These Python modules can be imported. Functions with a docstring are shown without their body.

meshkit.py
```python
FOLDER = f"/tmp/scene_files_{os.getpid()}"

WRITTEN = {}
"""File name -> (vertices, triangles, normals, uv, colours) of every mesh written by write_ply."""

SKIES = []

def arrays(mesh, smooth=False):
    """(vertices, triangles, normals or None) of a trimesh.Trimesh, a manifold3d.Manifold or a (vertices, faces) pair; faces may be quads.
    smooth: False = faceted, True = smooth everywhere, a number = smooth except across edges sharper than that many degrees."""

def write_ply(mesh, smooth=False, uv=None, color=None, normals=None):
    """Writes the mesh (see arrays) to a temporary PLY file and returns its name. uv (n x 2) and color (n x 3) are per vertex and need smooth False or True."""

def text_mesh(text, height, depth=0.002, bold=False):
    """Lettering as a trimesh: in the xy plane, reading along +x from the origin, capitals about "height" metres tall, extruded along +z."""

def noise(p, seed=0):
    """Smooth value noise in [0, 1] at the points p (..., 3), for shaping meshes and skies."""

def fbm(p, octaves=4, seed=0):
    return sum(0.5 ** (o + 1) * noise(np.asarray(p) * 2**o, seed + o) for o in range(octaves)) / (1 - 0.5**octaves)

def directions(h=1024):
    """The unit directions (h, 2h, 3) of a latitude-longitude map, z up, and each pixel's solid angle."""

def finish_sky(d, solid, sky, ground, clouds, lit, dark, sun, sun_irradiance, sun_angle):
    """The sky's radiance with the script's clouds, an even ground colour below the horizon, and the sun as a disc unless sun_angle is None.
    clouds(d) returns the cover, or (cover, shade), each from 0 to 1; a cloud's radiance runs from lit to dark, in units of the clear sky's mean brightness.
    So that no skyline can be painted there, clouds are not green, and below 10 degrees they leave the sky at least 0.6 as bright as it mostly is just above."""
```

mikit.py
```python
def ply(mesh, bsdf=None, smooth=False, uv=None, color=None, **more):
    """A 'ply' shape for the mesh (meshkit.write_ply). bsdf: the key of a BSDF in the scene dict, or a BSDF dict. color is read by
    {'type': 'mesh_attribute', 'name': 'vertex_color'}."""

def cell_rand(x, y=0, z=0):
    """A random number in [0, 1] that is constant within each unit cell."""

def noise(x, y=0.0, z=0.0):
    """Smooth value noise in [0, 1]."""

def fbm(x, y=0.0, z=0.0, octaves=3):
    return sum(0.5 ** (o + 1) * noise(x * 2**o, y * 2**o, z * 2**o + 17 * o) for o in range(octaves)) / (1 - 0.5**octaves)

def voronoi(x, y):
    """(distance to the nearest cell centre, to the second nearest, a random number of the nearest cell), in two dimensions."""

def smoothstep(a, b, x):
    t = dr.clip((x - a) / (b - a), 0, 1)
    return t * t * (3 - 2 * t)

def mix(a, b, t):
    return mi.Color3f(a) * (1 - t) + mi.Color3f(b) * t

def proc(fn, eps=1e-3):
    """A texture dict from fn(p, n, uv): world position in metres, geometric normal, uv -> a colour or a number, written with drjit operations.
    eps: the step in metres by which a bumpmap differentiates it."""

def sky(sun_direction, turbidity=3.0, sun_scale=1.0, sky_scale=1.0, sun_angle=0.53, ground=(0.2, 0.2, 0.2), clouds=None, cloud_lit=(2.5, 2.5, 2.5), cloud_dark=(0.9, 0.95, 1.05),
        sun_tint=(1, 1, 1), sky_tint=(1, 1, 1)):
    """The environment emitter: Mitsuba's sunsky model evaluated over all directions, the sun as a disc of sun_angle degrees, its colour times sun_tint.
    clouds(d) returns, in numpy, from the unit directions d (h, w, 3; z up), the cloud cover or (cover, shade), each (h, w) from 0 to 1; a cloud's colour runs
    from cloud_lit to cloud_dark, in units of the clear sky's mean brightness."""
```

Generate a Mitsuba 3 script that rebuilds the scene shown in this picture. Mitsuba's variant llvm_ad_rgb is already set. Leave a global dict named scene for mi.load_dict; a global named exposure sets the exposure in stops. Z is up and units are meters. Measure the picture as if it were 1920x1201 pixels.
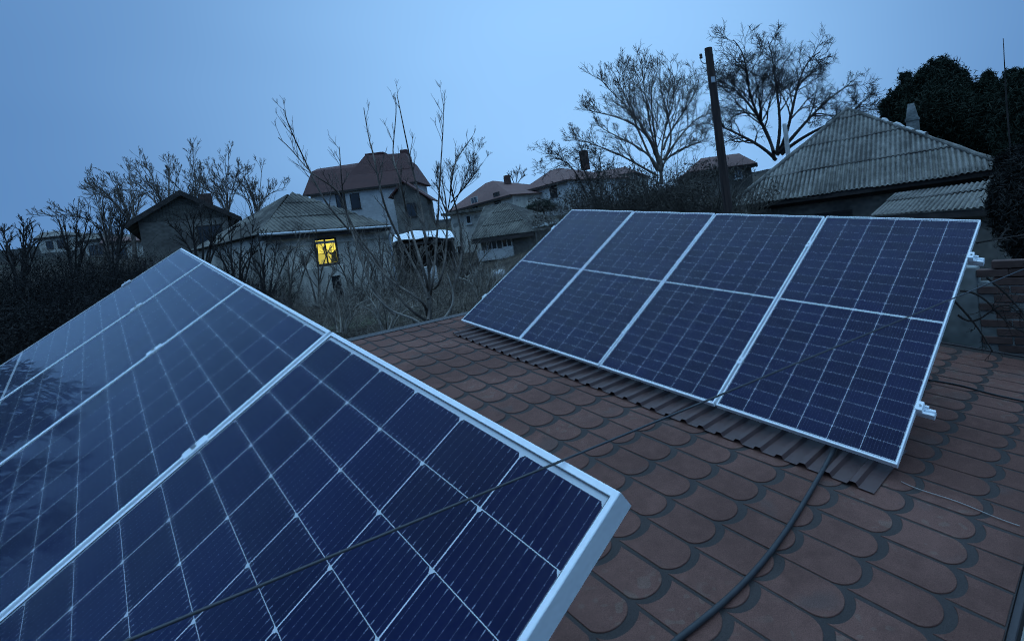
import math, random
import numpy as np
import trimesh
import drjit as dr
import mitsuba as mi
import mikit, meshkit
from mikit import noise, fbm, smoothstep, mix, cell_rand, proc

T = mi.ScalarTransform4f
rng = np.random.default_rng(7)
scene, labels = {}, {}

# ------------------------------------------------------------------ camera, sky, exposure
EYE = np.array([0.0, 0.0, 4.5])
FOC, CX, CY = 962.136, 1161.47, 489.64            # focal length and principal point of the photograph, in its own pixels
WM = np.array([[0.99144486, -0.13052619, 0.0], [-0.00796843, -0.06052626, 0.9981348], [-0.13028273, -0.98959562, -0.06104854]])
FWD, UPV = WM @ [0, 0, 1], WM @ [0, -1, 0]
scene['camera'] = {'type': 'perspective', 'fov': math.degrees(2 * math.atan(960 / FOC)), 'fov_axis': 'x',
                   'principal_point_offset_x': (960 - CX) / 1920, 'principal_point_offset_y': (600.5 - CY) / 1201,
                   'near_clip': 0.02, 'far_clip': 3000.0,
                   'to_world': T().look_at(origin=EYE.tolist(), target=(EYE + FWD).tolist(), up=UPV.tolist())}


def dusk(d):
    """Even overcast with the afterglow of the day low in the west north west; shade grows away from it."""
    glow = np.array([-0.02, 0.95, 0.30]); glow /= np.linalg.norm(glow)
    ang = np.degrees(np.arccos(np.clip(d @ glow, -1, 1)))
    s = np.clip((ang - 5) / 46.0, 0, 1); s = .56 + .44 * s * s * (3 - 2 * s)
    up = np.clip((d[..., 2] - 0.48) / 0.42, 0, 1)
    s = s * (1 - up * up * (3 - 2 * up))                           # an overcast sky is some two or three times brighter overhead
    n = meshkit.fbm(d * [2.2, 2.2, 5.0] + 3.1, 3, 5) - 0.5
    return np.ones_like(s), np.clip(s + 0.09 * n, 0, 1)


scene['sky'] = mikit.sky((-0.1, 0.93, 0.12), turbidity=4, sun_scale=0.0, sun_angle=12, sky_scale=0.35, ground=(0.05, 0.05, 0.05),
                         clouds=dusk, cloud_lit=(1.15, 2.10, 3.25), cloud_dark=(0.215, 0.50, 1.03))
exposure = 5.0


def px(x, y, D):
    """The point at ground distance D seen at (x, y) of the photograph."""
    v = WM @ [(x - CX) / FOC, (y - CY) / FOC, 1.0]
    return EYE + v * D / math.hypot(v[0], v[1])


# ------------------------------------------------------------------ helpers
def key_for(name):
    if name not in scene and name not in labels and not any(k.startswith(name + '__') for k in scene):
        return name
    n = 1
    while True:
        k = f'{name}_{n:03d}'
        if k not in scene and k not in labels:
            return k
        n += 1


COUNT = {}


def numbered(name):
    n = COUNT.get(name, 0); COUNT[name] = n + 1
    return name if n == 0 else f'{name}_{n:03d}'


def thing(name, label, cat, group=None):
    k = numbered(name)
    labels[k] = {'label': label, 'category': cat}
    if group: labels[k]['group'] = group
    return k


def put(parent, name, shape, to_world=None, label=None, kind=None):
    k = numbered(f'{parent}__{name}' if parent else name)
    scene[k] = dict(shape) if to_world is None else {**shape, 'to_world': to_world}
    if label or kind:
        labels[k] = {}
        if label: labels[k]['label'] = label
        if kind: labels[k]['kind'] = kind
    return k


def single(name, label, cat, shape, to_world=None, group=None, kind=None):
    k = numbered(name)
    scene[k] = dict(shape) if to_world is None else {**shape, 'to_world': to_world}
    labels[k] = {'label': label, 'category': cat}
    if group: labels[k]['group'] = group
    if kind: labels[k]['kind'] = kind
    return k


def cat(*ms):
    ms = [m if isinstance(m, trimesh.Trimesh) else trimesh.Trimesh(*m, process=False) for m in ms]
    return trimesh.util.concatenate(ms)


def frame(o, x, y, z):
    m = np.eye(4); m[:3, 0], m[:3, 1], m[:3, 2], m[:3, 3] = x, y, z, o
    return m


def tf(m):
    return T(np.asarray(m, float).tolist())


def moved(mesh, m):
    mesh = mesh.copy(); mesh.apply_transform(m); return mesh


def box(x0, x1, y0, y1, z0, z1, ch=0.0):
    """A box with chamfered edges."""
    if ch <= 0:
        b = trimesh.creation.box([x1 - x0, y1 - y0, z1 - z0])
    else:
        e = np.array([x1 - x0, y1 - y0, z1 - z0]) / 2
        pts = []
        for sx in (-1, 1):
            for sy in (-1, 1):
                for sz in (-1, 1):
                    for k in range(3):
                        q = e.copy(); q[[i for i in range(3) if i != k]] -= ch
                        pts.append(q * [sx, sy, sz])
        b = trimesh.Trimesh(vertices=np.array(pts)).convex_hull
    b.apply_translation([(x0 + x1) / 2, (y0 + y1) / 2, (z0 + z1) / 2])
    return b


def prism(poly, p0, p1, ex, ey):
    """Extrudes the closed outline poly (n x 2, counter-clockwise seen from p1) from p0 to p1, laid out along ex and ey."""
    from shapely.geometry import Polygon
    p0, p1 = np.asarray(p0, float), np.asarray(p1, float)
    m = trimesh.creation.extrude_polygon(Polygon(poly), 1.0)
    m.apply_transform(frame(p0, ex, ey, p1 - p0))
    if np.linalg.det(np.stack([ex, ey, p1 - p0])) < 0:
        m.invert()
    return m


def slab(pts, th, nrm=None):
    """A flat polygon (coplanar points in order) thickened by th against its normal."""
    p = np.asarray(pts, float); n = len(p)
    c = np.cross(p[1] - p[0], p[2] - p[0]); c /= np.linalg.norm(c)
    if nrm is not None and np.dot(c, nrm) < 0:
        p = p[::-1]; c = -c
    v = np.vstack([p, p - c * th])
    f = [[0, i, i + 1] for i in range(1, n - 1)] + [[n, n + i + 1, n + i] for i in range(1, n - 1)]
    for i in range(n):
        j = (i + 1) % n
        f += [[i, i + n, j], [j, i + n, j + n]]
    f = np.array(f)
    return trimesh.Trimesh(v[f].reshape(-1, 3), np.arange(3 * len(f)).reshape(-1, 3), process=False)


def tubes(branches, sides=5):
    """One mesh of many tapered tubes; branches: list of (points (n x 3), radii (n))."""
    V, F, at = [], [], 0
    for P, r in branches:
        P, r = np.asarray(P, float), np.asarray(r, float)
        k = len(P)
        t = np.gradient(P, axis=0); t /= np.maximum(np.linalg.norm(t, axis=1, keepdims=True), 1e-9)
        m = t.mean(0)
        a0 = np.array([1.0, 0, 0]) if abs(m[0]) < 0.6 * np.linalg.norm(m) + 1e-9 else np.array([0, 0, 1.0])
        a = np.cross(t, a0); a /= np.maximum(np.linalg.norm(a, axis=1, keepdims=True), 1e-9)
        b = np.cross(t, a)
        an = np.arange(sides) * 2 * np.pi / sides
        ring = P[:, None] + r[:, None, None] * (np.cos(an)[None, :, None] * a[:, None] + np.sin(an)[None, :, None] * b[:, None])
        V.append(ring.reshape(-1, 3))
        i = np.arange(k - 1)[:, None] * sides; j = np.arange(sides)[None]; j2 = (j + 1) % sides
        q = np.stack([i + j, i + j2, i + sides + j2, i + sides + j], -1).reshape(-1, 4) + at
        F += [q[:, [0, 1, 2]], q[:, [0, 2, 3]]]
        at += k * sides
    return trimesh.Trimesh(np.vstack(V), np.vstack(F), process=False)


def spline(P, n):
    from scipy.interpolate import CubicSpline
    P = np.asarray(P, float)
    t = np.r_[0, np.cumsum(np.linalg.norm(np.diff(P, axis=0), axis=1))]
    return CubicSpline(t, P)(np.linspace(0, t[-1], n))


# ------------------------------------------------------------------ materials
def mat(name, fn=None, color=None, rough=0.6, bump=None, bump_eps=1e-3, two=True, **kw):
    b = {'type': 'principled', 'base_color': proc(fn) if fn else {'type': 'rgb', 'value': list(color)}, 'roughness': rough, **kw}
    if bump:
        b = {'type': 'bumpmap', 'arbitrary': proc(bump, bump_eps), 'scale': 1.0, 'bsdf': b}
    scene[name] = {'type': 'twosided', 'bsdf': b} if two else b


def spots(base, dark, sc, amt=0.5, fine=None):
    """Colour that wanders between two tones, with finer grain."""
    def fn(p, n, uv):
        a = fbm(p.x * sc + 5, p.y * sc, p.z * sc * 1.3)
        g = noise(p.x * sc * 11, p.y * sc * 11, p.z * sc * 11)
        return mix(dark, base, dr.clip(0.5 + (a - 0.5) * 2.2, 0, 1)) * (1 - amt * 0.5 + amt * g)
    return fn


mat('mat_aluminium', lambda p, n, uv: mix((.80, .84, .87), (.90, .92, .93), fbm(p.x * 9, p.y * 9, p.z * 9)) * (0.96 + 0.08 * noise(p.x * 160, p.y * 160, p.z * 160)), rough=0.4, metallic=0.1)
mat('mat_galvanised', lambda p, n, uv: mix((.42, .45, .47), (.60, .63, .65), fbm(p.x * 14, p.y * 14, p.z * 14)), rough=0.45, metallic=0.6)
mat('mat_step_shadow', color=(.07, .075, .085), rough=0.6)  # dark colour standing in for the shadow line inside the frame lip
mat('mat_bolt', color=(.30, .31, .32), rough=0.35, metallic=0.9)


def cell_color(tone):
    """Ten thin silver wires with solder pads at both ends, on blue-black silicon under a little dust."""
    def fn(p, n, uv):
        k = uv.x * 10.0
        dx = dr.abs(k - dr.floor(k) - 0.5) * 0.0181
        v = uv.y * 0.0915
        wire = 1 - smoothstep(0.00018, 0.00042, dx)
        end = dr.minimum(v, 0.0915 - v)
        pad = (1 - smoothstep(0.0006, 0.0011, dx)) * smoothstep(0.0010, 0.0020, end) * (1 - smoothstep(0.0060, 0.0074, end))
        j = v / 0.0128
        dot = (1 - smoothstep(0.0005, 0.0009, dx)) * (1 - smoothstep(0.0007, 0.0012, dr.abs(j - dr.floor(j) - 0.5) * 0.0128))
        base = mix((.0026, .0056, .033), (.0040, .0088, .052), fbm(p.x * 7, p.y * 7, p.z * 7)) * tone
        dust = smoothstep(.48, .80, fbm(p.x * 2.3, p.y * 2.3, p.z * 2.3, octaves=4)) * (.6 + .8 * noise(p.x * 60, p.y * 60, p.z * 60))
        return mix(base, (.30, .34, .40), dr.clip(wire * 0.30 + pad * 0.75 + dot * 0.45, 0, 1)) + mi.Color3f(.0050, .0056, .0064) * dust
    return fn


# cells and backsheet lie laminated in the slightly rough solar glass; the pane itself is a thin sheet above them
for name_, tex in (*((f'mat_cell_{q}', proc(cell_color(t))) for q, t in enumerate((.88, 1.0, 1.10))), ('mat_backsheet', {'type': 'rgb', 'value': [.60, .62, .64]})):
    scene[name_] = {'type': 'twosided', 'bsdf': {'type': 'roughplastic', 'diffuse_reflectance': tex, 'int_ior': 1.22, 'alpha': .10, 'nonlinear': False}}
scene['mat_glass'] = {'type': 'thindielectric', 'int_ior': 1.05}


def brown_tab(p, n, uv):
    g = noise(p.x * 420, p.y * 420, p.z * 420)
    a = fbm(p.x * 1.7, p.y * 1.7, p.z * 1.7)
    b = fbm(p.x * 21, p.y * 21, p.z * 21)
    c = mix((.108, .050, .038), (.165, .078, .060), dr.clip(0.5 + (a - 0.5) * 2 + (b - 0.5) * 1.1, 0, 1))
    worn = smoothstep(.60, .74, fbm(p.x * 5.3 + 9, p.y * 5.3, p.z * 5.3, octaves=4))
    c = mix(c, (.085, .070, .064), worn * .4)                          # rubbed and dusty patches
    lichen = smoothstep(.70, .76, noise(p.x * 34, p.y * 34, p.z * 34)) * smoothstep(.50, .62, a)
    c = mix(c, (.20, .17, .13), lichen * .25)
    return c * (0.68 + 0.64 * g)


mat('mat_shingle', brown_tab, rough=0.8, specular=0.25)
mat('mat_shingle_band', lambda p, n, uv: mix((.040, .033, .031), (.064, .051, .047), fbm(p.x * 6, p.y * 6, p.z * 6)) * (0.7 + 0.6 * noise(p.x * 420, p.y * 420, p.z * 420)), rough=0.8, specular=0.25)
mat('mat_sheet', lambda p, n, uv: mix((.058, .032, .029), (.090, .048, .042), fbm(p.x * 4, p.y * 4, p.z * 4)), rough=0.45, specular=0.5)
mat('mat_rubber', lambda p, n, uv: mix((.020, .021, .024), (.040, .042, .046), fbm(p.x * 30, p.y * 30, p.z * 30)), rough=0.5)
mat('mat_wire', color=(.045, .047, .052), rough=0.5)
mat('mat_string', color=(.34, .30, .27), rough=0.8)
mat('mat_trim', spots((.05, .04, .04), (.03, .026, .026), 3), rough=0.5)



def stained(base, dark):
    def fn(p, n, uv):
        q = p.x * .83 + p.y * .56
        big = fbm(p.x * .9, p.y * .9, p.z * .9)
        run = fbm(q * 4.5, p.z * .35, 2.0)
        c = mix(dark, base, dr.clip(.55 + 1.5 * (big - .5) + 1.1 * (run - .5), 0, 1))
        bare = smoothstep(.66, .70, fbm(p.x * 1.3 + 4, p.y * 1.3, p.z * 1.6, octaves=4))
        return mix(c, mi.Color3f(dark) * .75, bare * .8) * (.85 + .3 * noise(p.x * 30, p.y * 30, p.z * 30))
    return fn


mat('mat_plaster', stained((.66, .61, .52), (.36, .33, .28)), rough=0.95)
mat('mat_plaster_white', spots((.62, .61, .58), (.46, .45, .43), .7, .25), rough=0.9)
mat('mat_plaster_dark', spots((.22, .20, .17), (.11, .10, .088), .9, .6), rough=0.95)
mat('mat_concrete', spots((.26, .27, .26), (.13, .14, .135), 1.6, .6), rough=0.95)
mat('mat_brick', spots((.12, .068, .056), (.05, .034, .030), 1.8, .6), rough=0.95)
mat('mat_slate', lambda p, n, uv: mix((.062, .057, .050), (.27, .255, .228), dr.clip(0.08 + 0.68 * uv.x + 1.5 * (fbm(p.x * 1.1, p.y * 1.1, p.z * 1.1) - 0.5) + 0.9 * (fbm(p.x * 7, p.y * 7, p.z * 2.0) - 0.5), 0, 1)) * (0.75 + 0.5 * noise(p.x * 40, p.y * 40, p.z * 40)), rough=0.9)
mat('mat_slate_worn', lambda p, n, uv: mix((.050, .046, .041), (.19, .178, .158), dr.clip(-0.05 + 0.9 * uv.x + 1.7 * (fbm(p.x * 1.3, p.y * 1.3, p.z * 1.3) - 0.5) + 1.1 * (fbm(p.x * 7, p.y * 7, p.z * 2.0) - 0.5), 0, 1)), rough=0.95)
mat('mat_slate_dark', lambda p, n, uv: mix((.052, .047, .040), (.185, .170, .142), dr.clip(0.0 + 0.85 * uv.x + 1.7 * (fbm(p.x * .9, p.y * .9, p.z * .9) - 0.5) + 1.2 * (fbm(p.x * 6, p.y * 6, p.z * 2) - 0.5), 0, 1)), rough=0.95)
mat('mat_red_roof', lambda p, n, uv: mix((.065, .026, .024), (.11, .040, .034), fbm(p.x * 1.5, p.y * 1.5, p.z * 3)), rough=0.7)
mat('mat_red_roof_far', lambda p, n, uv: mix((.11, .058, .05), (.17, .085, .07), fbm(p.x * .8, p.y * .8, p.z * 2)), rough=0.8)
mat('mat_cladding', spots((.13, .12, .10), (.075, .07, .06), 5, .5), rough=0.95)
mat('mat_timber', spots((.06, .048, .042), (.03, .026, .024), 4, .6), rough=0.9)
mat('mat_pole', lambda p, n, uv: mix((.022, .016, .015), (.065, .042, .036), dr.clip(0.5 + 2 * (fbm(p.x * 30, p.y * 30, p.z * 1.2) - 0.5), 0, 1)), rough=0.9)
mat('mat_white_frame', color=(.62, .62, .6), rough=0.6)
mat('mat_white_sheet', spots((.82, .82, .82), (.66, .67, .68), 1.2, .15), rough=0.7)
mat('mat_dark_gap', color=(.012, .012, .013), rough=0.9)
mat('mat_pane', color=(.018, .02, .024), rough=0.12, specular=0.6)
mat('mat_curtain', color=(.20, .12, .04), rough=0.9)
mat('mat_bark', spots((.20, .165, .135), (.09, .075, .063), 6, .5), rough=0.95)
mat('mat_bark_dark', spots((.045, .037, .033), (.022, .019, .017), 6, .5), rough=0.95)
mat('mat_bark_pale', spots((.34, .30, .25), (.18, .155, .13), 6, .5), rough=0.95)
mat('mat_brush', spots((.27, .225, .18), (.08, .067, .055), 2, .5), rough=0.95)
mat('mat_brush_dark', spots((.016, .014, .013), (.008, .0075, .007), 1, .5), rough=0.95)
mat('mat_hedge', spots((.100, .086, .070), (.048, .041, .034), 1, .5), rough=0.95)


def leaf(name, a, b, sc):
    fn = lambda p, n, uv: mix(a, b, fbm(p.x * sc, p.y * sc, p.z * sc))
    scene[name] = {'type': 'twosided', 'bsdf': {'type': 'principled', 'base_color': proc(fn), 'roughness': 0.8, 'specular': 0.2}}


leaf('mat_conifer', (.008, .013, .008), (.026, .038, .024), .7)
leaf('mat_ivy', (.010, .010, .009), (.034, .031, .027), 1.2)
leaf('mat_round_shrub', (.018, .028, .02), (.035, .05, .034), 2)


def ground_color(p, n, uv):
    a = fbm(p.x * .28, p.y * .28, 0.0)
    b = fbm(p.x * 1.7, p.y * 1.7, 3.0)
    c = noise(p.x * 14, p.y * 14, p.z * 14)
    far = smoothstep(45, 110, dr.sqrt(p.x * p.x + p.y * p.y))
    near = mix(mix((.036, .030, .025), (.082, .067, .052), dr.clip(0.5 + (b - 0.5) * 2.2, 0, 1)), (.070, .070, .048), smoothstep(.62, .76, a))
    return mix(near * (0.65 + 0.7 * c), (.022, .022, .021), far)


mat('mat_ground', ground_color, rough=1.0, specular=0.1)

# ------------------------------------------------------------------ frames of the roof and of the two arrays
R_ = np.array([-0.6981398, 0.70267684, 0.13728099]); R_ /= np.linalg.norm(R_)      # along the rows, up the roof
U_ = np.array([0.64490356, 0.53390159, 0.54685327]); U_ -= R_ * (U_ @ R_); U_ /= np.linalg.norm(U_)   # up the panels
N_ = np.cross(-R_, U_)
H_ = np.array([0.709393277, 0.704812868, 0.0]); H_ -= R_ * (H_ @ R_); H_[2] = 0; H_ /= np.linalg.norm(H_)  # along the ridge
RN = np.cross(H_, R_)
A0 = EYE + [1.31437129, 2.63135792, -1.42052318]        # near bottom corner of the back row
B0 = EYE + [-0.0365196, 0.64272925, -0.33629104]        # near top corner of the front row
PW, PH, STEP = 1.134, 2.094, 1.154
ROOF = frame(A0 - RN * 0.10, H_, R_, RN)
RHZ = np.array([R_[0], R_[1], 0]); RHZ /= np.linalg.norm(RHZ)


def roof_pt(h, r, z=0.0):
    return ROOF[:3, 3] + H_ * h + R_ * r + RN * z


def on_roof(x, y, z=0.0):
    v = WM @ [(x - CX) / FOC, (y - CY) / FOC, 1.0]
    o = ROOF[:3, 3] + RN * z
    return EYE + v * ((o - EYE) @ RN) / (v @ RN)


# ------------------------------------------------------------------ terrain
AZ = np.array([-180, -110, -75, -60, -45, -30, -15, 0, 15, 30, 60, 110, 180.0])
DS = np.array([0, 6, 10, 14, 20, 28, 40, 60, 100, 200, 400, 900.0])
ZT = np.array([
    [-3.6, -3.6, -4.0, -4.5, -5, -6, -7, -8, -8, -6, 0, 10],
    [-3.6, -3.6, -3.6, -3.6, -3.5, -3, -2, -1, 1, 8, 20, 30],
    [-3.4, -3.4, -3.0, -2.6, -1.6, -.8, .4, 2, 6, 13, 24, 36],
    [-3.4, -3.4, -3.0, -2.4, -1.4, -.5, .8, 2.6, 6.6, 14, 25, 36],
    [-3.4, -3.4, -2.6, -1.9, -1.2, -.6, .8, 2.8, 6.8, 15, 26, 36],
    [-3.4, -3.4, -2.2, -1.7, -1.55, -1.45, .3, 2.6, 6, 12, 22, 36],
    [-3.4, -3.4, -2.1, -1.65, -1.5, -1.3, .3, 2.6, 6, 12, 22, 36],
    [-3.4, -3.4, -2.2, -1.5, -.3, .8, 1.8, 3.2, 6.5, 12, 22, 36],
    [-3.4, -3.2, -2.4, -1.6, -.6, .4, 1.4, 3, 7, 12, 22, 36],
    [-3.4, -3.0, -2.4, -1.7, -.8, .2, 1.2, 3, 7, 12, 22, 36],
    [-3.4, -3.0, -2.6, -2.0, -1.2, -.4, .8, 2.6, 6, 12, 22, 36],
    [-3.6, -3.6, -3.4, -3.2, -3, -2.6, -2, -1, 2, 6, 14, 24],
    [-3.6, -3.6, -4.0, -4.5, -5, -6, -7, -8, -8, -6, 0, 10]])
from scipy.interpolate import RegularGridInterpolator
_ZI = RegularGridInterpolator((AZ, DS), ZT, bounds_error=False, fill_value=None)


def gz(x, y):
    x, y = np.asarray(x, float), np.asarray(y, float)
    d = np.hypot(x, y); a = np.degrees(np.arctan2(x, y))
    z = _ZI(np.stack([a, np.minimum(d, 900)], -1)) + EYE[2]
    n = meshkit.fbm(np.stack([x * .22, y * .22, x * 0], -1), 4, 3) - .5
    n2 = meshkit.fbm(np.stack([x * .03, y * .03, x * 0], -1), 3, 9) - .5
    return z + n * np.clip(d / 30, 0.2, 1) * .7 + n2 * np.clip((d - 40) / 100, 0, 1) * 5


def gpt(x, y, D, dz=0.0):
    """The ground below the point seen at (x, y) of the photograph at ground distance D."""
    p = px(x, y, D); p[2] = float(gz(p[0], p[1])) + dz
    return p


rad = np.concatenate([np.linspace(0.5, 40, 90), np.geomspace(42, 900, 60)])
ang = np.radians(np.concatenate([np.linspace(-70, 70, 260), np.linspace(75, 285, 43)]))
gx, gy = rad[:, None] * np.sin(ang), rad[:, None] * np.cos(ang)
gv = np.stack([gx, gy, gz(gx, gy)], -1).reshape(-1, 3)
na = len(ang)
ii, jj = np.meshgrid(np.arange(len(rad) - 1), np.arange(na), indexing='ij')
j2 = (jj + 1) % na
quads = np.stack([ii * na + jj, ii * na + j2, (ii + 1) * na + j2, (ii + 1) * na + jj], -1).reshape(-1, 4)
gf = np.vstack([quads[:, [0, 2, 1]], quads[:, [0, 3, 2]]])
gv = np.vstack([gv, [[0, 0, float(gz(0.0, 0.01))]]])
cap = np.stack([np.full(na, len(gv) - 1), (np.arange(na) + 1) % na, np.arange(na)], 1)
gm = trimesh.Trimesh(gv, np.vstack([gf, cap]), process=False)
if gm.face_normals[:, 2].mean() < 0: gm.invert()
scene['ground'] = mikit.ply(gm, 'mat_ground', smooth=True)
labels['ground'] = {'label': 'dark winter garden soil and dead grass climbing the hillside', 'kind': 'structure'}

# ------------------------------------------------------------------ the house that carries the panels
HOUSE = thing('house', 'low house under the brown scalloped roof that carries both rows of solar panels', 'house')
H0, H1, E0, E1 = -4.75, 2.66, -0.57, 5.20
roof = box(H0, H1, E0, E1, -0.05, 0.0)
rb = -RHZ * 0 + np.array([RHZ[0], RHZ[1], -0.14])
ridge_a, ridge_b = roof_pt(H0, E1), roof_pt(H1, E1)
back = slab([ridge_a, ridge_b, ridge_b + rb * 5.2, ridge_a + rb * 5.2], .05, [0, 0, 1])
roof_key = put(HOUSE, 'roof', mikit.ply(cat(moved(roof, ROOF), back), 'mat_shingle_band'))
put(HOUSE, 'ridge_cap', mikit.ply(moved(prism([(-.11, -.02), (.0, -.03), (.05, -.05), (.05, .0), (0, .016), (-.11, .012)], [H0, E1, 0], [H1, E1, 0], [0, 1, 0], [0, 0, 1]), ROOF), 'mat_trim'))
for hh in (H0 - .03, H1):
    put(HOUSE, 'barge_board', mikit.ply(moved(box(hh, hh + .03, E0 - .01, E1 - .01, -.19, .016, .004), ROOF), 'mat_trim'))
put(HOUSE, 'eave_board', mikit.ply(moved(box(H0, H1, E0 - .03, E0, -.17, -.012, .004), ROOF), 'mat_trim'))
ground_level = 0.4
c0, c1 = roof_pt(H0 + .25, E0 + .35), roof_pt(H1 - .25, E0 + .35)
deep = RHZ * 9.9
for a, b in ((c0, c1), (c1, c1 + deep), (c1 + deep, c0 + deep), (c0 + deep, c0)):
    a, b = np.array([*a[:2], ground_level]), np.array([*b[:2], ground_level])
    e = (b - a) / np.linalg.norm(b - a)
    ln = np.linalg.norm(b - a)
    if abs(e @ H_) > .5:
        m = box(0, ln, -.24, 0, 0, 2.0)
        put(HOUSE, 'wall', mikit.ply(moved(m, frame(a, e, np.cross([0, 0, 1], e), [0, 0, 1])), 'mat_plaster'))
    else:
        top = [(0, 0), (ln, 0), (ln, 2.0), (ln / 2, 2.62), (0, 2.0)]
        put(HOUSE, 'wall', mikit.ply(prism(top, a, a + np.cross([0, 0, 1], e) * .22, e, np.array([0, 0, 1.0])), 'mat_plaster'))

# shingles: tabs with a round lower end, in straight columns
TW, TL = 0.0925, 0.2945


def tab_mesh(cut_low=None, cut_high=None, jig=0):
    g = np.random.default_rng(jig)
    a = TW * np.sin(np.linspace(-np.pi / 2, np.pi / 2, 13)) * (1 + .02 * g.normal())
    yb = .078 * (1 - np.sqrt(np.clip(1 - (a / (TW * 1.025)) ** 2, 0, 1)))
    yt = TL - .038 + .078 * (1 - np.sqrt(np.clip(1 - ((a - .011) / (TW * 1.17)) ** 2, 0, 1)))
    if cut_low is not None: yb = np.maximum(yb, cut_low)
    if cut_high is not None: yt = np.minimum(yt, cut_high)
    yt = np.maximum(yt, yb + .002)
    n = len(a)
    zt = lambda y: .0060 - .010 * y
    lo, hi = np.stack([a, yb, zt(yb)], 1), np.stack([a, yt, zt(yt)], 1)
    ring = np.vstack([lo, hi[::-1]])
    inset = ring.copy(); c = ring.mean(0)
    d = c[:2] - inset[:, :2]; inset[:, :2] += d / np.linalg.norm(d, axis=1, keepdims=True) * .0018
    outer = ring.copy(); outer[:, 2] -= .0022
    base = ring.copy(); base[:, 2] = -.002
    v = np.vstack([inset, outer, base]); m = 2 * n
    f = []
    for i in range(n - 1):
        p, q, r, s = i, i + 1, m - 2 - i, m - 1 - i
        f += [[p, q, r], [p, r, s]]
    for o in (0, m):
        for i in range(m):
            j = (i + 1) % m
            f += [[o + i, o + m + i, o + j], [o + j, o + m + i, o + m + j]]
    t = trimesh.Trimesh(v, f, process=False)
    return t


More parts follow.
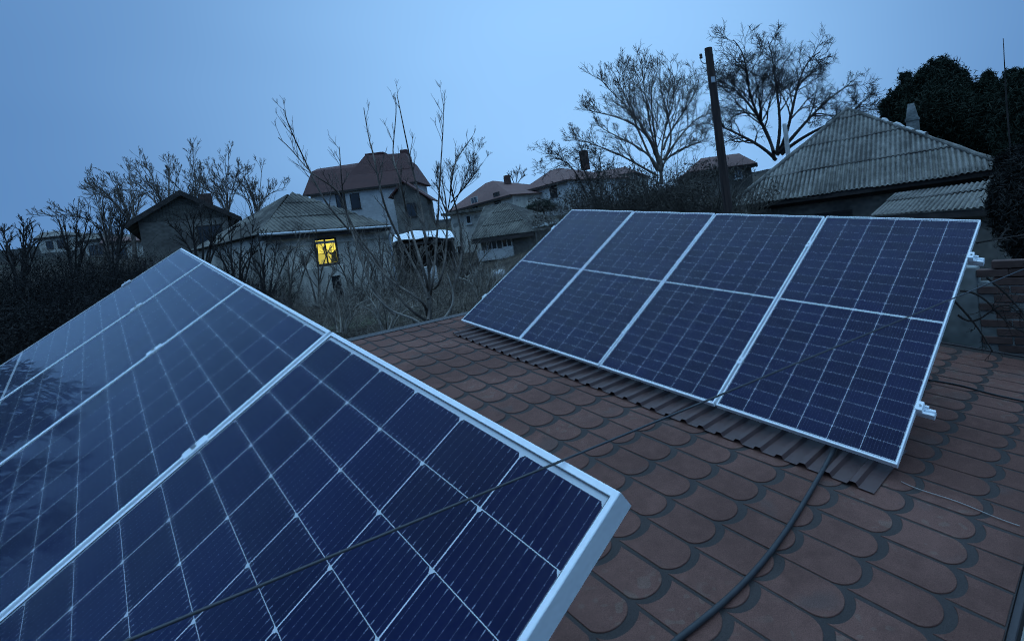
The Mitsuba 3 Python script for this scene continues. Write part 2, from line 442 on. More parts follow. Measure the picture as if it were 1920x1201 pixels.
tab_variants = [mikit.ply(tab_mesh(jig=j), 'mat_shingle') for j in range(4)]
tab_low = tab_mesh(cut_low=.13)
tabs = []
for k in range(-3, 18):
    for m_ in range(-19, 17):
        hc = -.805 + .205 * m_
        tip = .19 + TL * k + .022 * (np.clip(hc, -2.5, .6) + .8)
        if not (H0 + .09 < hc < H1 - .09): continue
        if .22 < hc < 1.55 and .3 < tip < 4.0: continue
        if tip < E0 - .13: continue
        clip_lo = max(0.0, E0 + .004 - tip)
        clip_hi = min(TL, E1 - .1 - tip)
        if clip_hi < .03: continue
        p = roof_pt(hc, tip + TL / 2)
        q = WM.T @ (p - EYE)
        if q[2] > .2:
            u, v = CX + FOC * q[0] / q[2], CY + FOC * q[1] / q[2]
            seen = -20 < u < 1960 and v < 1260
        else: seen = False
        below = hc < -2.45
        under = -.12 < hc < 1.75 and .1 < tip < 4.2
        score = (0 if seen and not below and not under else 100) + max(q[2], 0)
        tabs.append((score, hc, tip, clip_lo, clip_hi))
tabs.sort()
field = []
for i, (sc, hc, tip, lo, hi) in enumerate(tabs):
    jit = rng.normal(size=4) * [.0015, .002, .0012, .008]
    c, s = math.cos(jit[3]), math.sin(jit[3])
    M = ROOF @ frame([hc + jit[0], tip + jit[1], jit[2] * .4], [c, s, 0], [-s, c, 0], [0, 0, 1])
    part = lo > 0 or hi < TL
    if i < 300:
        shp = mikit.ply(tab_mesh(lo if lo > 0 else None, hi if hi < TL else None), 'mat_shingle') if part else tab_variants[i % 4]
        put(roof_key, 'shingle', shp, tf(M))
    else:
        field.append(moved(tab_mesh(lo if lo > 0 else None, hi if hi < TL else None, i % 4), M))
put(roof_key, 'shingle_field', mikit.ply(cat(*field), 'mat_shingle'), kind='stuff')

# ribbed metal sheet under the back row
rp, prof = .137, []
r = .045
while r < 4.40:
    prof += [(r, 0), (r + .078, 0), (r + .092, .021), (r + .122, .021), (r + .137, 0)]
    r += rp
prof = np.array(prof)
_, keep = np.unique(np.round(prof[:, 0], 4), return_index=True); prof = prof[keep]
wob = lambda h, rr: .004 * np.sin(rr * 3.1 + 1) + .003 * np.sin(rr * 7.7)
hs = np.array([-.205, 0.05, .2, .36])
sv = np.array([[h + (wob(h, a) if h < 0 else 0), a, z + .0135] for h in hs for a, z in prof])
npf = len(prof)
sf = []
for i in range(len(hs) - 1):
    for j in range(npf - 1):
        p = i * npf + j
        sf += [[p, p + npf, p + npf + 1], [p, p + npf + 1, p + 1]]
low = sv - [0, 0, .0012]
sheet = cat((sv, np.array(sf)), (low, np.array(sf)[:, ::-1]))
edge = []
for j in range(npf - 1):
    edge += [[j, j + 1, j + len(sv)], [j + 1, j + 1 + len(sv), j + len(sv)]]
sheet = cat(sheet, (np.vstack([sv, low]), np.array(edge)))
if sheet.face_normals[0][2] < 0: sheet.invert()
single('ribbed_metal_sheet', 'dark brown ribbed metal sheet lying on the roof under the back row of panels', 'metal sheet', mikit.ply(moved(sheet, ROOF), 'mat_sheet'))

# ------------------------------------------------------------------ solar panels
MX, CPX, CPY, CT = (PW - 6 * .1845) / 2, .1845, .0927, .0200


def frame_mesh():
    def ring(ins, z):
        return np.array([[ins, ins, z], [PW - ins, ins, z], [PW - ins, PH - ins, z], [ins, PH - ins, z]])
    levels = [(.012, -.035), (0, -.035), (0, -.0012), (.0012, 0), (.0098, 0), (.0105, -.0006), (.0105, -.006)]
    v = np.vstack([ring(*l) for l in levels]); f = []
    for k in range(len(levels) - 1):
        for i in range(4):
            j = (i + 1) % 4; a, b = 4 * k, 4 * (k + 1)
            f += [[a + i, a + j, b + j], [a + i, b + j, b + i]]
    v = v[np.array(f)].reshape(-1, 3)
    m = trimesh.Trimesh(v, np.arange(len(v)).reshape(-1, 3), process=False)
    return m


def cell_mesh():
    w, h, c, t = .1815, .0915, .0062, .0003
    out = np.array([[0, .001], [.001, 0], [w - .001, 0], [w, .001], [w, h - c], [w - c, h], [c, h], [0, h - c]])
    top = np.c_[out, np.full(8, t)]; bot = np.c_[out, np.zeros(8)]
    v = np.vstack([top, bot]); f = [[0, i, i + 1] for i in range(1, 7)]
    for i in range(8):
        j = (i + 1) % 8; f += [[i, i + 8, j], [j, i + 8, j + 8]]
    uv = np.vstack([out, out]) / [w, h]
    return trimesh.Trimesh(v, f, process=False), uv


def ring_mesh(ins, w, z0, z1):
    o = []
    for x0, x1, y0, y1 in ((ins, PW - ins, ins, ins + w), (ins, PW - ins, PH - ins - w, PH - ins), (ins, ins + w, ins + w, PH - ins - w), (PW - ins - w, PW - ins, ins + w, PH - ins - w)):
        o.append(box(x0, x1, y0, y1, z0, z1))
    return cat(*o)


cm, cuv = cell_mesh()
ply_frame = mikit.ply(frame_mesh(), 'mat_aluminium')
ply_step_shadow = mikit.ply(ring_mesh(.0106, .0016, -.0030, -.0012), 'mat_step_shadow')  # thin dark strip painting the shadowed gap where the lip steps down
ply_back = mikit.ply(box(.0105, PW - .0105, .0105, PH - .0105, -.009, -.0050), 'mat_backsheet')
ply_cell = [mikit.ply(cm, f'mat_cell_{q}', uv=cuv) for q in range(3)]
gl = trimesh.Trimesh([[.0105, .0105, -.0024], [PW - .0105, .0105, -.0024], [PW - .0105, PH - .0105, -.0024], [.0105, PH - .0105, -.0024]], [[0, 1, 2], [0, 2, 3]], process=False)
ply_glass = mikit.ply(gl, 'mat_glass')

PANEL_TEXT = {
    'back': ['solar panel at the near right end of the back row, beside the dark wall', 'second solar panel from the right end of the back row on the roof',
             'third solar panel from the right end of the back row on the roof', 'solar panel at the far left end of the back row, next to the roof ridge'],
    'front': ['nearest solar panel, the one with its whole top corner in view in the foreground', 'second solar panel of the front row, left of the nearest one',
              'third solar panel of the front row, greyed by the sky it mirrors', 'last and farthest solar panel of the front row, mirroring sky and branches']}


def solar_array(near_bottom, row):
    for i in range(4):
        o = near_bottom + R_ * (STEP * i + PW)
        tilt = rng.normal(size=2) * .0012
        x = -R_ + N_ * tilt[0]; x /= np.linalg.norm(x)
        z = np.cross(x, U_ + N_ * tilt[1]); z /= np.linalg.norm(z)
        F = frame(o, x, np.cross(z, x), z)
        t = thing('solar_panel', PANEL_TEXT[row][i], 'solar panel', 'solar panels of the back row' if row == 'back' else 'solar panels of the front row')
        put(t, 'frame', ply_frame, tf(F)); put(t, 'step_shadow', ply_step_shadow, tf(F))
        put(t, 'backsheet', ply_back, tf(F)); put(t, 'glass', ply_glass, tf(F))
        for half in (0, 1):
            for b in range(11):
                for a in range(6):
                    y = PH - CT - .0921 - CPY * b if half == 0 else CT + .0006 + CPY * b
                    put(t, 'cell', ply_cell[int(rng.random() * 3)], tf(F @ frame([MX + .0015 + CPX * a, y, -.0049], [1, 0, 0], [0, 1, 0], [0, 0, 1])))
    # rails, clamps and legs: one bolted frame
    L = 3 * STEP + PW
    F = frame(near_bottom + R_ * L, -R_, U_, N_)
    t = thing('mounting_frame', 'aluminium rails, clamps and legs holding the back row of panels' if row == 'back' else 'aluminium rails, clamps and legs holding the front row of panels', 'mounting frame')
    sec = [(-.02, -.04), (.02, -.04), (.02, 0), (.007, 0), (.007, -.012), (-.007, -.012), (-.007, 0), (-.02, 0)]
    for y in (.395, 1.70):
        rail = prism(np.array(sec) + [y, 0], [-.07, 0, -.0352], [L + .085, 0, -.0352], np.array([0, 1.0, 0]), np.array([0, 0, 1.0]))
        put(t, 'rail', mikit.ply(moved(rail, F), 'mat_aluminium'))
        for i in range(1, 4):
            x = L - STEP * i + .01
            c = cat(box(x - .019, x + .019, y - .03, y + .03, .0008, .0052, .0012), box(x - .0085, x + .0085, y - .03, y + .03, -.035, .0006))
            k = put(t, 'clamp', mikit.ply(moved(c, F), 'mat_aluminium'))
            bolt = trimesh.creation.cylinder(.0065, .006, sections=6); bolt.apply_translation([x, y, .0078])
            put(k, 'bolt', mikit.ply(moved(bolt, F), 'mat_bolt'))
        for x, sg in ((L + .001, 1), (-.001, -1)):
            xs = sorted((x, x + sg * .028))
            c = cat(box(*xs, y - .03, y + .03, -.035, -.0005, .002), box(*sorted((x - sg * .010, x + sg * .028)), y - .03, y + .03, .0008, .0052, .0012),
                    box(*sorted((x + sg * .028, x + sg * .05)), y - .03, y - .018, -.035, -.022, .002), box(*sorted((x + sg * .028, x + sg * .05)), y + .018, y + .03, -.035, -.022, .002))
            k = put(t, 'end_clamp', mikit.ply(moved(c, F), 'mat_aluminium'))
            bolt = trimesh.creation.cylinder(.0065, .008, sections=6); bolt.apply_translation([x + sg * .014, y, .0092])
            put(k, 'bolt', mikit.ply(moved(bolt, F), 'mat_bolt'))
    for x in (.35, 1.65, 2.95, 4.25):
        feet = []
        for y in (.395, 1.70):
            p = (F @ [x, y, -.0755, 1])[:3]
            foot = p - RN * ((p - ROOF[:3, 3]) @ RN) + RN * (.036 if row == 'back' else .012)
            feet.append(foot)
            put(t, 'leg', mikit.ply(tubes([([foot, p], [.022, .022])], 4), 'mat_galvanised'))
        put(t, 'base_bar', mikit.ply(tubes([([feet[0] - H_ * .15 + RN * .022, feet[1] + H_ * .15 + RN * .022], [.024, .024])], 4), 'mat_galvanised'))


solar_array(A0, 'back')
solar_array(B0 - U_ * PH, 'front')

# ------------------------------------------------------------------ cables
def ray_at(x, y, depth):
    return EYE + (WM @ [(x - CX) / FOC, (y - CY) / FOC, 1.0]) * depth


w0, w1 = ray_at(360, 1150, .50), ray_at(1920, 504, 1.77)
d01 = w1 - w0
W = [w0 - d01 * .8, w0, w0 + d01 * .33, w0 + d01 * .66, w1, w1 + d01 * 1.6]
single('overhead_cable', 'thin dark cable strung in the air across both rows of panels', 'cable', mikit.ply(tubes([(spline(W, 40), np.full(40, .0019))], 8), 'mat_wire', smooth=True))
cab = [on_roof(x, y, z) for x, y, z in ((1612, 770, .045), (1578, 815, .045), (1553, 862, .042), (1520, 920, .022), (1440, 1040, .020), (1365, 1120, .020), (1268, 1200, .020), (1120, 1330, .02), (960, 1490, .02))]
single('rubber_cable', 'thick black rubber cable running down the brown roof from under the back row', 'cable', mikit.ply(tubes([(spline(cab, 70), np.full(70, .0125))], 12), 'mat_rubber', smooth=True))
cab = [on_roof(x, y, .012) for x, y in ((1690, 698), (1740, 711), (1800, 722), (1860, 738), (1925, 752), (2010, 772))]
single('roof_cable', 'thin black cable lying on the roof to the right of the back row', 'cable', mikit.ply(tubes([(spline(cab, 40), np.full(40, .0065))], 8), 'mat_rubber', smooth=True))
cab = [on_roof(x, y, .012) for x, y in ((1690, 902), (1740, 922), (1790, 938), (1850, 962), (1912, 985))]
single('string', 'pale string lying across the brown shingles at the lower right', 'string', mikit.ply(tubes([(spline(cab, 30), np.full(30, .0022))], 6), 'mat_string', smooth=True))

# ------------------------------------------------------------------ buildings round about
Z = np.array([0, 0, 1.0])


def level(xl, yl, xr, yr, DR, DL=None):
    """Two points at one height: the right one DR away on the ground, the left one as far as its height asks."""
    b = px(xr, yr, DR)
    v = WM @ [(xl - CX) / FOC, (yl - CY) / FOC, 1.0]
    if DL:
        a = px(xl, yl, DL); a[2] = b[2] = (a[2] + b[2]) / 2
        return a, b
    t = v[2] / math.hypot(v[0], v[1])
    D = (b[2] - EYE[2]) / t if abs(t) > 1e-3 else DR
    return px(xl, yl, D), b


class Build:
    """A building laid out along its front: x from left to right, y away from the viewer, z up; origin on the front's left end."""
    def __init__(s, name, label, a, b, z0, category='house'):
        s.k = thing(name, label, category)
        a, b = np.array([a[0], a[1], 0.0]), np.array([b[0], b[1], 0.0])
        s.w = np.linalg.norm(b - a); s.ex = (b - a) / s.w; s.ey = np.cross(Z, s.ex)
        s.F = frame([a[0], a[1], z0], s.ex, s.ey, Z); s.z0 = z0

    def loc(s, p):
        return (np.linalg.inv(s.F) @ [*p, 1])[:3]

    def add(s, name, mesh, m, parent=None, smooth=False, label=None):
        return put(parent or s.k, name, mikit.ply(moved(mesh, s.F), m, smooth=smooth), label=label)

    def window(s, x0, x1, z0, z1, y=0.0, fm='mat_white_frame', pm='mat_pane', n=2, fw=.06, parent=None, sill=True, label=None):
        fr = [box(x0, x1, y - .05, y + .02, z0, z0 + fw), box(x0, x1, y - .05, y + .02, z1 - fw, z1),
              box(x0, x0 + fw, y - .05, y + .02, z0 + fw, z1 - fw), box(x1 - fw, x1, y - .05, y + .02, z0 + fw, z1 - fw)]
        xs = np.linspace(x0 + fw, x1 - fw, n + 1)
        for x in xs[1:-1]: fr.append(box(x - fw * .4, x + fw * .4, y - .045, y + .02, z0 + fw, z1 - fw))
        if sill: fr.append(box(x0 - .06, x1 + .06, y - .12, y + .02, z0 - .05, z0 - .001))
        k = s.add('window', cat(*fr), fm, parent, label=label)
        for i in range(n):
            s.add('pane', box(xs[i] + .001, xs[i + 1] - .001, y - .02, y - .008, z0 + fw, z1 - fw), pm, k)
        return k


def plane_hit(x, y, p0, n):
    v = WM @ [(x - CX) / FOC, (y - CY) / FOC, 1.0]
    return EYE + v * ((p0 - EYE) @ n) / (v @ n)


def corrugated(o, eu, ev, ulen, vmax, pitch, amp, sheet_u, sheet_v, per=6, vtop=9.0):
    """Sheets of corrugated roofing on the plane o + eu u + ev v, clipped to 0 <= v <= vmax(u): one mesh a sheet, each lapping the row below."""
    en = np.cross(eu, ev)
    if en[2] < 0: en = -en
    out = []
    nu = max(1, int(round(ulen / sheet_u)))
    for iv in range(int(np.ceil(vtop / sheet_v))):
        for iu in range(nu):
            u = np.linspace(ulen * iu / nu, ulen * (iu + 1) / nu, int(sheet_u / pitch * per) + 1)
            g = np.random.default_rng(iv * 100 + iu)
            v0, v1 = iv * sheet_v - (.10 if iv else .0), (iv + 1) * sheet_v
            vm = np.array([vmax(a) for a in u])
            hi = np.minimum(v1, vm); lo = np.full_like(hi, v0) + (g.normal() * .02)
            ok = hi > lo + .03
            if ok.sum() < 3: continue
            hi = np.maximum(hi, lo)
            w = amp * np.sin(u / pitch * 2 * np.pi)
            lift_lo = .016 + (.022 if iv else 0) + g.normal() * .004; lift_hi = .012
            rows = []
            for t in (0, .5, 1):
                vv = lo + (hi - lo) * t
                frac = (vv - v0) / (v1 - v0)
                zz = w + lift_lo * (1 - frac) + lift_hi * frac + .01 * iv
                rows.append(o + eu * u[:, None] + ev * vv[:, None] + en * zz[:, None])
            V = np.vstack(rows); n = len(u); F = []
            for r in range(2):
                for j in range(n - 1):
                    if not (ok[j] and ok[j + 1]): continue
                    a = r * n + j
                    F += [[a, a + 1, a + n + 1], [a, a + n + 1, a + n]]
            if not F: continue
            m = trimesh.Trimesh(V, F, process=False)
            if m.face_normals[:, 2].mean() < 0: m.invert()
            low = trimesh.Trimesh(V - en * .008, np.array(m.faces)[:, ::-1], process=False)
            rim = []
            for j in range(n - 1):
                if ok[j] and ok[j + 1]: rim += [[j, j + 1, j + 3 * n], [j + 1, j + 1 + 3 * n, j + 3 * n]]
            mm = cat(m, low, (np.vstack([V, V - en * .008]), np.array(rim)))
            wave_tone = np.tile(.5 + .5 * np.sin(u / pitch * 2 * np.pi), 12)       # tone follows the wave, darker towards the valleys
            out.append((mm, np.stack([wave_tone, wave_tone * 0], 1)))
    return out


# --- the house on the right with the big grey corrugated hip roof
L, Rr = level(1372, 384, 1888, 311, 18.5, 19.5)
b = Build('corrugated_roof_house', 'long low house at the right under a big weathered grey corrugated hip roof', L, Rr, 0)
ez = L[2]; gl_z = float(gz(*((L + Rr) / 2)[:2])) - .6
ap = plane_hit(1590, 207, L + b.ey * 4.2, b.ey)
la = b.loc(ap); W_ = b.w; e = [0, 0, ez]
rk = put(b.k, 'roof', mikit.ply(cat(slab([L, Rr, ap], .02, Z), slab([L, L + b.ey * 12, ap + b.ey * .4], .05, Z), slab([Rr, Rr + b.ey * 12, ap + b.ey * .4], .05, Z),
                                   slab([L + b.ey * 12, Rr + b.ey * 12, ap + b.ey * .4], .05, Z)), 'mat_slate_dark'))
ev = np.cross(np.cross(b.ex, ap - L), b.ex); ev /= np.linalg.norm(ev)
if ev[2] < 0: ev = -ev
ua, va = (ap - L) @ b.ex, (ap - L) @ ev
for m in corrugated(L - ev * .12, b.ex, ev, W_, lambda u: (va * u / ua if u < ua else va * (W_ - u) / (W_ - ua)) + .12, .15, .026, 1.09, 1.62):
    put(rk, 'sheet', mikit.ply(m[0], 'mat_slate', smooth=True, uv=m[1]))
for p, q in ((L, ap), (Rr, ap)):
    t = np.linspace(0, 1, 14)[:, None]
    put(rk, 'ridge_tile', mikit.ply(tubes([(p + (q - p) * t + Z * (.05 + .012 * rng.normal(size=(14, 1))), np.full(14, .085))], 8), 'mat_slate', smooth=50))
mo = Rr + (ap - Rr) * np.linspace(.42, .72, 16)[:, None] + Z * (.10 + .025 * rng.normal(size=(16, 1)))
put(rk, 'mortar', mikit.ply(tubes([(mo, .05 + .03 * rng.random(16))], 6), 'mat_plaster_white'), label='white mortar patched along the right hip')
b.add('fascia', box(-.05, W_ + .05, -.02, .03, ez - .22, ez - .03), 'mat_timber')
b.add('soffit', box(-.05, W_ + .05, .032, .48, ez - .10, ez - .06), 'mat_timber')
b.add('wall', box(.45, W_ - .4, .48, 11.4, gl_z, ez - .06), 'mat_plaster_dark')
b.add('beam', box(.45, W_ - .4, .36, .477, ez - .34, ez - .13), 'mat_timber')
cz = px(1712, 238, 22.5)
lc = b.loc(cz)
b.add('chimney', cat(trimesh.Trimesh(np.array([[lc[0] + sx * .21 * s_, lc[1] + sy * .21 * s_, z] for z, s_ in ((lc[2] - 1.6, 1), (lc[2] + .3, 1), (lc[2] + .45, .6), (lc[2] + .85, .5)) for sx in (-1, 1) for sy in (-1, 1)])).convex_hull,
                     box(lc[0] - .24, lc[0] + .24, lc[1] - .24, lc[1] + .24, lc[2] + .22, lc[2] + .3)), 'mat_concrete')
lc = b.loc(px(1476, 274, 26))
b.add('vent_pipe', tubes([([[lc[0], lc[1], lc[2] - .8], [lc[0], lc[1], lc[2] + .5], [lc[0] - .02, lc[1], lc[2] + 1.05]], [.11, .11, .10])], 10), 'mat_plaster_white', smooth=40)
b.window(W_ * .34, W_ * .34 + 1.2, ez - 1.9, ez - .7, .48, fm='mat_timber')

# --- its lean-to in front
L, Rr = level(1632, 403, 1852, 391, 12.0, 14.5)
b = Build('corrugated_shed', 'small shed with a rough corrugated lean-to roof in front of the long grey house', L, Rr, 0, 'shed')
tr = px(1876, 338, 14.6)
ev = tr - Rr; vl = np.linalg.norm(ev); ev /= vl
rk = put(b.k, 'roof', mikit.ply(slab([L + b.ex * .05, Rr, Rr + ev * vl, L + b.ex * .05 + ev * vl], .02, Z), 'mat_slate_dark'))
for m in corrugated(L, b.ex, ev, b.w, lambda u: vl, .15, .026, 1.09, 1.7, vtop=vl):
    put(rk, 'sheet', mikit.ply(m[0], 'mat_slate_worn', smooth=True, uv=m[1]))
gl_z = float(gz(L[0], L[1])) - .6
b.add('wall', box(.1, b.w - .1, .25, 2.4, gl_z, L[2] - .12), 'mat_plaster_dark')
b.add('fascia', box(0, b.w, .02, .06, L[2] - .16, L[2] - .03), 'mat_timber')

# --- wall right behind the gable end of the panel roof
gp = roof_pt(2.98, 0)
wn = H_.copy()
wl, wt = plane_hit(1774, 500, gp, wn), plane_hit(1833, 498, gp, wn)
bb = plane_hit(1800, 640, gp, wn)
k = thing('boundary_wall', 'patched grey concrete and brown brick wall just behind the roof edge at the right', 'wall')
s_of = lambda p: (p - gp) @ RHZ
s0, s1 = s_of(wl), s_of(wt)
WF = frame([gp[0], gp[1], 0], RHZ, np.cross(Z, RHZ), Z)
zt, zg = wl[2], 1.0
put(k, 'concrete_panel', mikit.ply(moved(box(s1, s0 + .9, -.10, .10, zg, zt, .01), WF), 'mat_concrete'), label='pale grey concrete panel')
rows = []
bz, ri = bb[2] - .6, 0
while bz < zt + .02:
    x = s1 - .003 - .12 * (ri % 2)
    while x > s1 - 2.6:
        hgt = .068
        if bz + hgt > zt - .12 * ((s1 - x) > .5) + .10: break
        put(k, 'brick', mikit.ply(moved(box(x - .235 + rng.normal() * .003, min(x, s1 - .003), 0, .105 + rng.normal() * .005, bz, bz + hgt, .005), WF), 'mat_concrete' if rng.random() < .10 or (bz < bb[2] + .24 and s1 - 1.15 < x < s1 - .62) else 'mat_brick'))
        x -= .245
    bz += .078; ri += 1
put(k, 'core', mikit.ply(moved(box(s1 - 2.7, s1 - .004, -.096, .094, zg, zt - .16), WF), 'mat_concrete'))

# --- the grey plastered house with the lit window
L, Rr = level(486, 438, 728, 421, 27.5)
b = Build('plastered_house', 'grey plastered house with one brightly lit yellow window and a grey hip roof', L, Rr, 0)
ez = L[2]; W_ = b.w; g0 = float(gz(*((L + Rr) / 2)[:2])) - 1.0
ap = plane_hit(547, 361, L + b.ey * 4.0, b.ey)
rk = put(b.k, 'roof', mikit.ply(cat(slab([L, Rr, ap], .03, Z), slab([L, L + b.ey * 8, ap + b.ey * .5], .05, Z), slab([Rr, Rr + b.ey * 8, ap + b.ey * .5], .05, Z), slab([L + b.ey * 8, Rr + b.ey * 8, ap + b.ey * .5], .05, Z)), 'mat_slate_dark'))
ev = np.cross(np.cross(b.ex, ap - L), b.ex); ev /= np.linalg.norm(ev)
if ev[2] < 0: ev = -ev
ua, va = (ap - L) @ b.ex, (ap - L) @ ev
for m in corrugated(L, b.ex, ev, W_, lambda u: (va * u / ua if u < ua else va * (W_ - u) / (W_ - ua)), .17, .028, 1.2, 1.6, per=5):
    put(rk, 'sheet', mikit.ply(m[0], 'mat_slate_dark', smooth=True, uv=m[1]))
b.add('fascia', box(-.05, W_ + .05, -.03, .03, ez - .30, ez - .04), 'mat_timber')
b.add('wall', box(.25, W_ + .28, .35, 7.6, g0, ez - .02), 'mat_plaster')
b.add('cornice', box(.25, W_ + .28, .28, .347, ez - .62, ez - .5), 'mat_plaster')
wp = b.loc(plane_hit(588, 453, L + b.ey * .35, b.ey)); wq = b.loc(plane_hit(634, 490, L + b.ey * .35, b.ey))
x0, x1, z0, z1 = wp[0] + .04, wq[0] - .03, wq[2] - .02, wp[2] + .04
fr = cat(box(x0 - .07, x1 + .07, .27, .347, z0 - .10, z0), box(x0 - .07, x1 + .07, .27, .347, z1, z1 + .07), box(x0 - .07, x0, .27, .347, z0, z1), box(x1, x1 + .07, .27, .347, z0, z1),
         box(x0 + (x1 - x0) * .44, x0 + (x1 - x0) * .50, .28, .347, z0, z1))
wk = b.add('window', fr, 'mat_timber', label='small window with its light on')
scene['mat_glow_base'] = {'type': 'diffuse', 'reflectance': {'type': 'rgb', 'value': [.3, .25, .1]}}
zm = z0 + (z1 - z0) * .42
for (p, q), (za, zb), lum in [(h_, v_, l_) for h_, ls in (((x0 + .002, x0 + (x1 - x0) * .44 - .002), (.62, 1.05)), ((x0 + (x1 - x0) * .50 + .002, x1 - .002), (.80, 1.25))) for v_, l_ in zip(((z0 + .002, zm - .012), (zm + .012, z1 - .002)), ls)]:
    m = moved(slab([[p, .322, za], [q, .322, za], [q, .322, zb], [p, .322, zb]], .01, [0, -1, 0]), b.F)
    put(wk, 'pane', {**mikit.ply(m, 'mat_glow_base'), 'emitter': {'type': 'area', 'radiance': {'type': 'rgb', 'value': [.0255 * lum, .0208 * lum, .0026 * lum]}}}, label='pane glowing yellow')
b.add('transom', box(x0 + .001, x1 - .001, .30, .33, zm - .011, zm + .011), 'mat_timber', wk)
xm = x0 + (x1 - x0) * .5
b.add('curtain', slab([[xm + .12, .316, z0 + .01], [x1 - .01, .316, z0 + .01], [x1 - .01, .316, z0 + (z1 - z0) * .55], [xm + .2, .316, z0 + (z1 - z0) * .4]], .004, [0, -1, 0]), 'mat_curtain', wk)
b.add('gutter', tubes([([[-.05, -.10, ez - .06], [W_ + .05, -.10, ez - .10]], [.06, .06])], 8), 'mat_galvanised', smooth=40)
b.add('downpipe', tubes([([[W_ + .02, -.10, ez - .12], [W_ + .12, .27, ez - .5], [W_ + .12, .27, g0]], [.045, .045, .045])], 8), 'mat_galvanised', smooth=40)
d0, d1 = b.loc(plane_hit(566, 505, L - b.ey * .9, b.ey)), b.loc(plane_hit(655, 560, L - b.ey * .9, b.ey))
b.add('porch', box(d0[0], d1[0], -.9, .348, g0, d0[2], .02), 'mat_plaster')
b.add('door', box(d1[0] - .60, d1[0] - .25, -.95, -.903, g0, d0[2] - .45), 'mat_dark_gap')

# --- dark gabled house at the left
L, Rr = level(246, 416, 436, 400, 36, 36)
b = Build('gabled_house', 'dark house with a pointed gable at the left, behind bare bushes', L, Rr, 0)
ez = L[2]; W_ = b.w; g0 = float(gz(*((L + Rr) / 2)[:2])) - 1
ap = b.loc(plane_hit(338, 358, L, b.ey)); az_ = ap[2]; ax_ = W_ / 2
b.add('gable_wall', prism([(.25, g0), (W_ - .25, g0), (W_ - .25, ez), (ax_, az_ - .12), (.25, ez)], [0, .25, 0], [0, .0, 0], np.array([1.0, 0, 0]), Z), 'mat_plaster_dark')
b.add('wall', box(.26, W_ - .26, .26, 9, g0, ez), 'mat_plaster_dark')
for sg, x0 in ((-1, 0), (1, W_)):
    b.add('roof', slab([[ax_, -.35, az_], [x0 + sg * .35, -.35, ez - .22], [x0 + sg * .35, 9.4, ez - .22], [ax_, 9.4, az_]], .14, Z), 'mat_slate_dark')
    b.add('barge_board', slab([[ax_, -.352, az_ + .01], [x0 + sg * .36, -.352, ez - .21], [x0 + sg * .36, -.352, ez - .48], [ax_, -.352, az_ - .28]], .03, [0, -1, 0]), 'mat_timber')
for i in range(26):
    x = .3 + (W_ - .6) * i / 26
    zt_ = ez + (az_ - ez) * (1 - abs(x + .15 - ax_) / (W_ / 2)) - .35
    b.add('cladding_board', box(x, x + (W_ - .6) / 26 - .03, -.035, -.002, ez - .1, max(zt_, ez - .05)), 'mat_cladding')
b.window(W_ * .60, W_ * .60 + 1.1, ez - 1.6, ez - .5, 0, fm='mat_timber')
b.add('chimney', box(ax_ + .9, ax_ + 1.5, 5, 5.6, az_ - 1, az_ + .5, .03), 'mat_brick')

# --- the big white house with the dark red mansard roof
L, Rr = level(573, 366, 778, 341, 58)
b = Build('mansard_house', 'large white house with a steep dark red mansard roof and a wide chimney', L, Rr, 0)
ez = L[2]; W_ = b.w; g0 = float(gz(*((L + Rr) / 2)[:2])) - 1
tL, tR = b.loc(plane_hit(583, 314, L + b.ey * 1.2, b.ey)), b.loc(plane_hit(757, 300, L + b.ey * 1.2, b.ey))
zt = (tL[2] + tR[2]) / 2
rim = np.array([[-.1, -.4, ez], [W_ + .3, -.4, ez], [W_ + .3, 5, ez], [-.1, 5, ez], [tL[0], 1.2, zt - .25], [tR[0] + .4, 1.2, zt - .35], [tR[0] + .4, 4.2, zt - .35], [tL[0], 4.2, zt - .25],
                [tL[0] + .25, 2.0, zt + .12], [tR[0] - .3, 2.0, zt + .35], [tR[0] - .3, 3.6, zt + .35], [tL[0] + .25, 3.6, zt + .12]])
rk = b.add('roof', trimesh.Trimesh(rim).convex_hull, 'mat_red_roof')
hp = b.loc(px(655, 300, 59)); hq = b.loc(px(757, 300, 59))
b.add('dormer_roof', trimesh.Trimesh(np.array([[hp[0] - 1.0, .6, zt - 1.2], [hp[0] + .6, 1.6, zt + .85], [hq[0], 1.6, zt + .62], [hq[0] + .9, .6, zt - 1.2], [hp[0] - .2, 3.6, zt + .5], [hq[0], 3.6, zt + .5]])).convex_hull, 'mat_red_roof', rk)
b.add('finial', box(hq[0] - .75, hq[0] + .05, 2.2, 3, zt + .1, zt + 1.15, .08), 'mat_red_roof', rk)
cp = b.loc(px(690, 296, 60))
ck = b.add('chimney', cat(box(cp[0] - .85, cp[0] + .85, 2.6, 3.6, zt, cp[2] + .60, .03), box(cp[0] - .98, cp[0] + .98, 2.45, 3.75, cp[2] + .601, cp[2] + .85, .03)), 'mat_red_roof', rk)
b.add('eave', box(-.1, W_ + .3, -.42, -.2, ez - .22, ez - .002), 'mat_timber')
b.add('wall', box(.45, W_ - .2, .0, 4.8, g0, ez - .002), 'mat_plaster_white')
for x, y in ((667, 377), (640, 378)):
    p = b.loc(plane_hit(x, y, L, b.ey))
    b.window(p[0] - .5, p[0] + .45, p[2] - .8, p[2] + .8, 0, fm='mat_timber', n=1)
p = b.loc(plane_hit(638, 362, L, b.ey))
b.add('downpipe', tubes([([[p[0], -.08, g0], [p[0], -.08, ez - .2]], [.09, .09])], 6), 'mat_timber')
wl_, wr_ = b.loc(plane_hit(735, 352, L - b.ey * 2, b.ey)), b.loc(plane_hit(808, 372, L - b.ey * 2, b.ey))
wz = wr_[2]
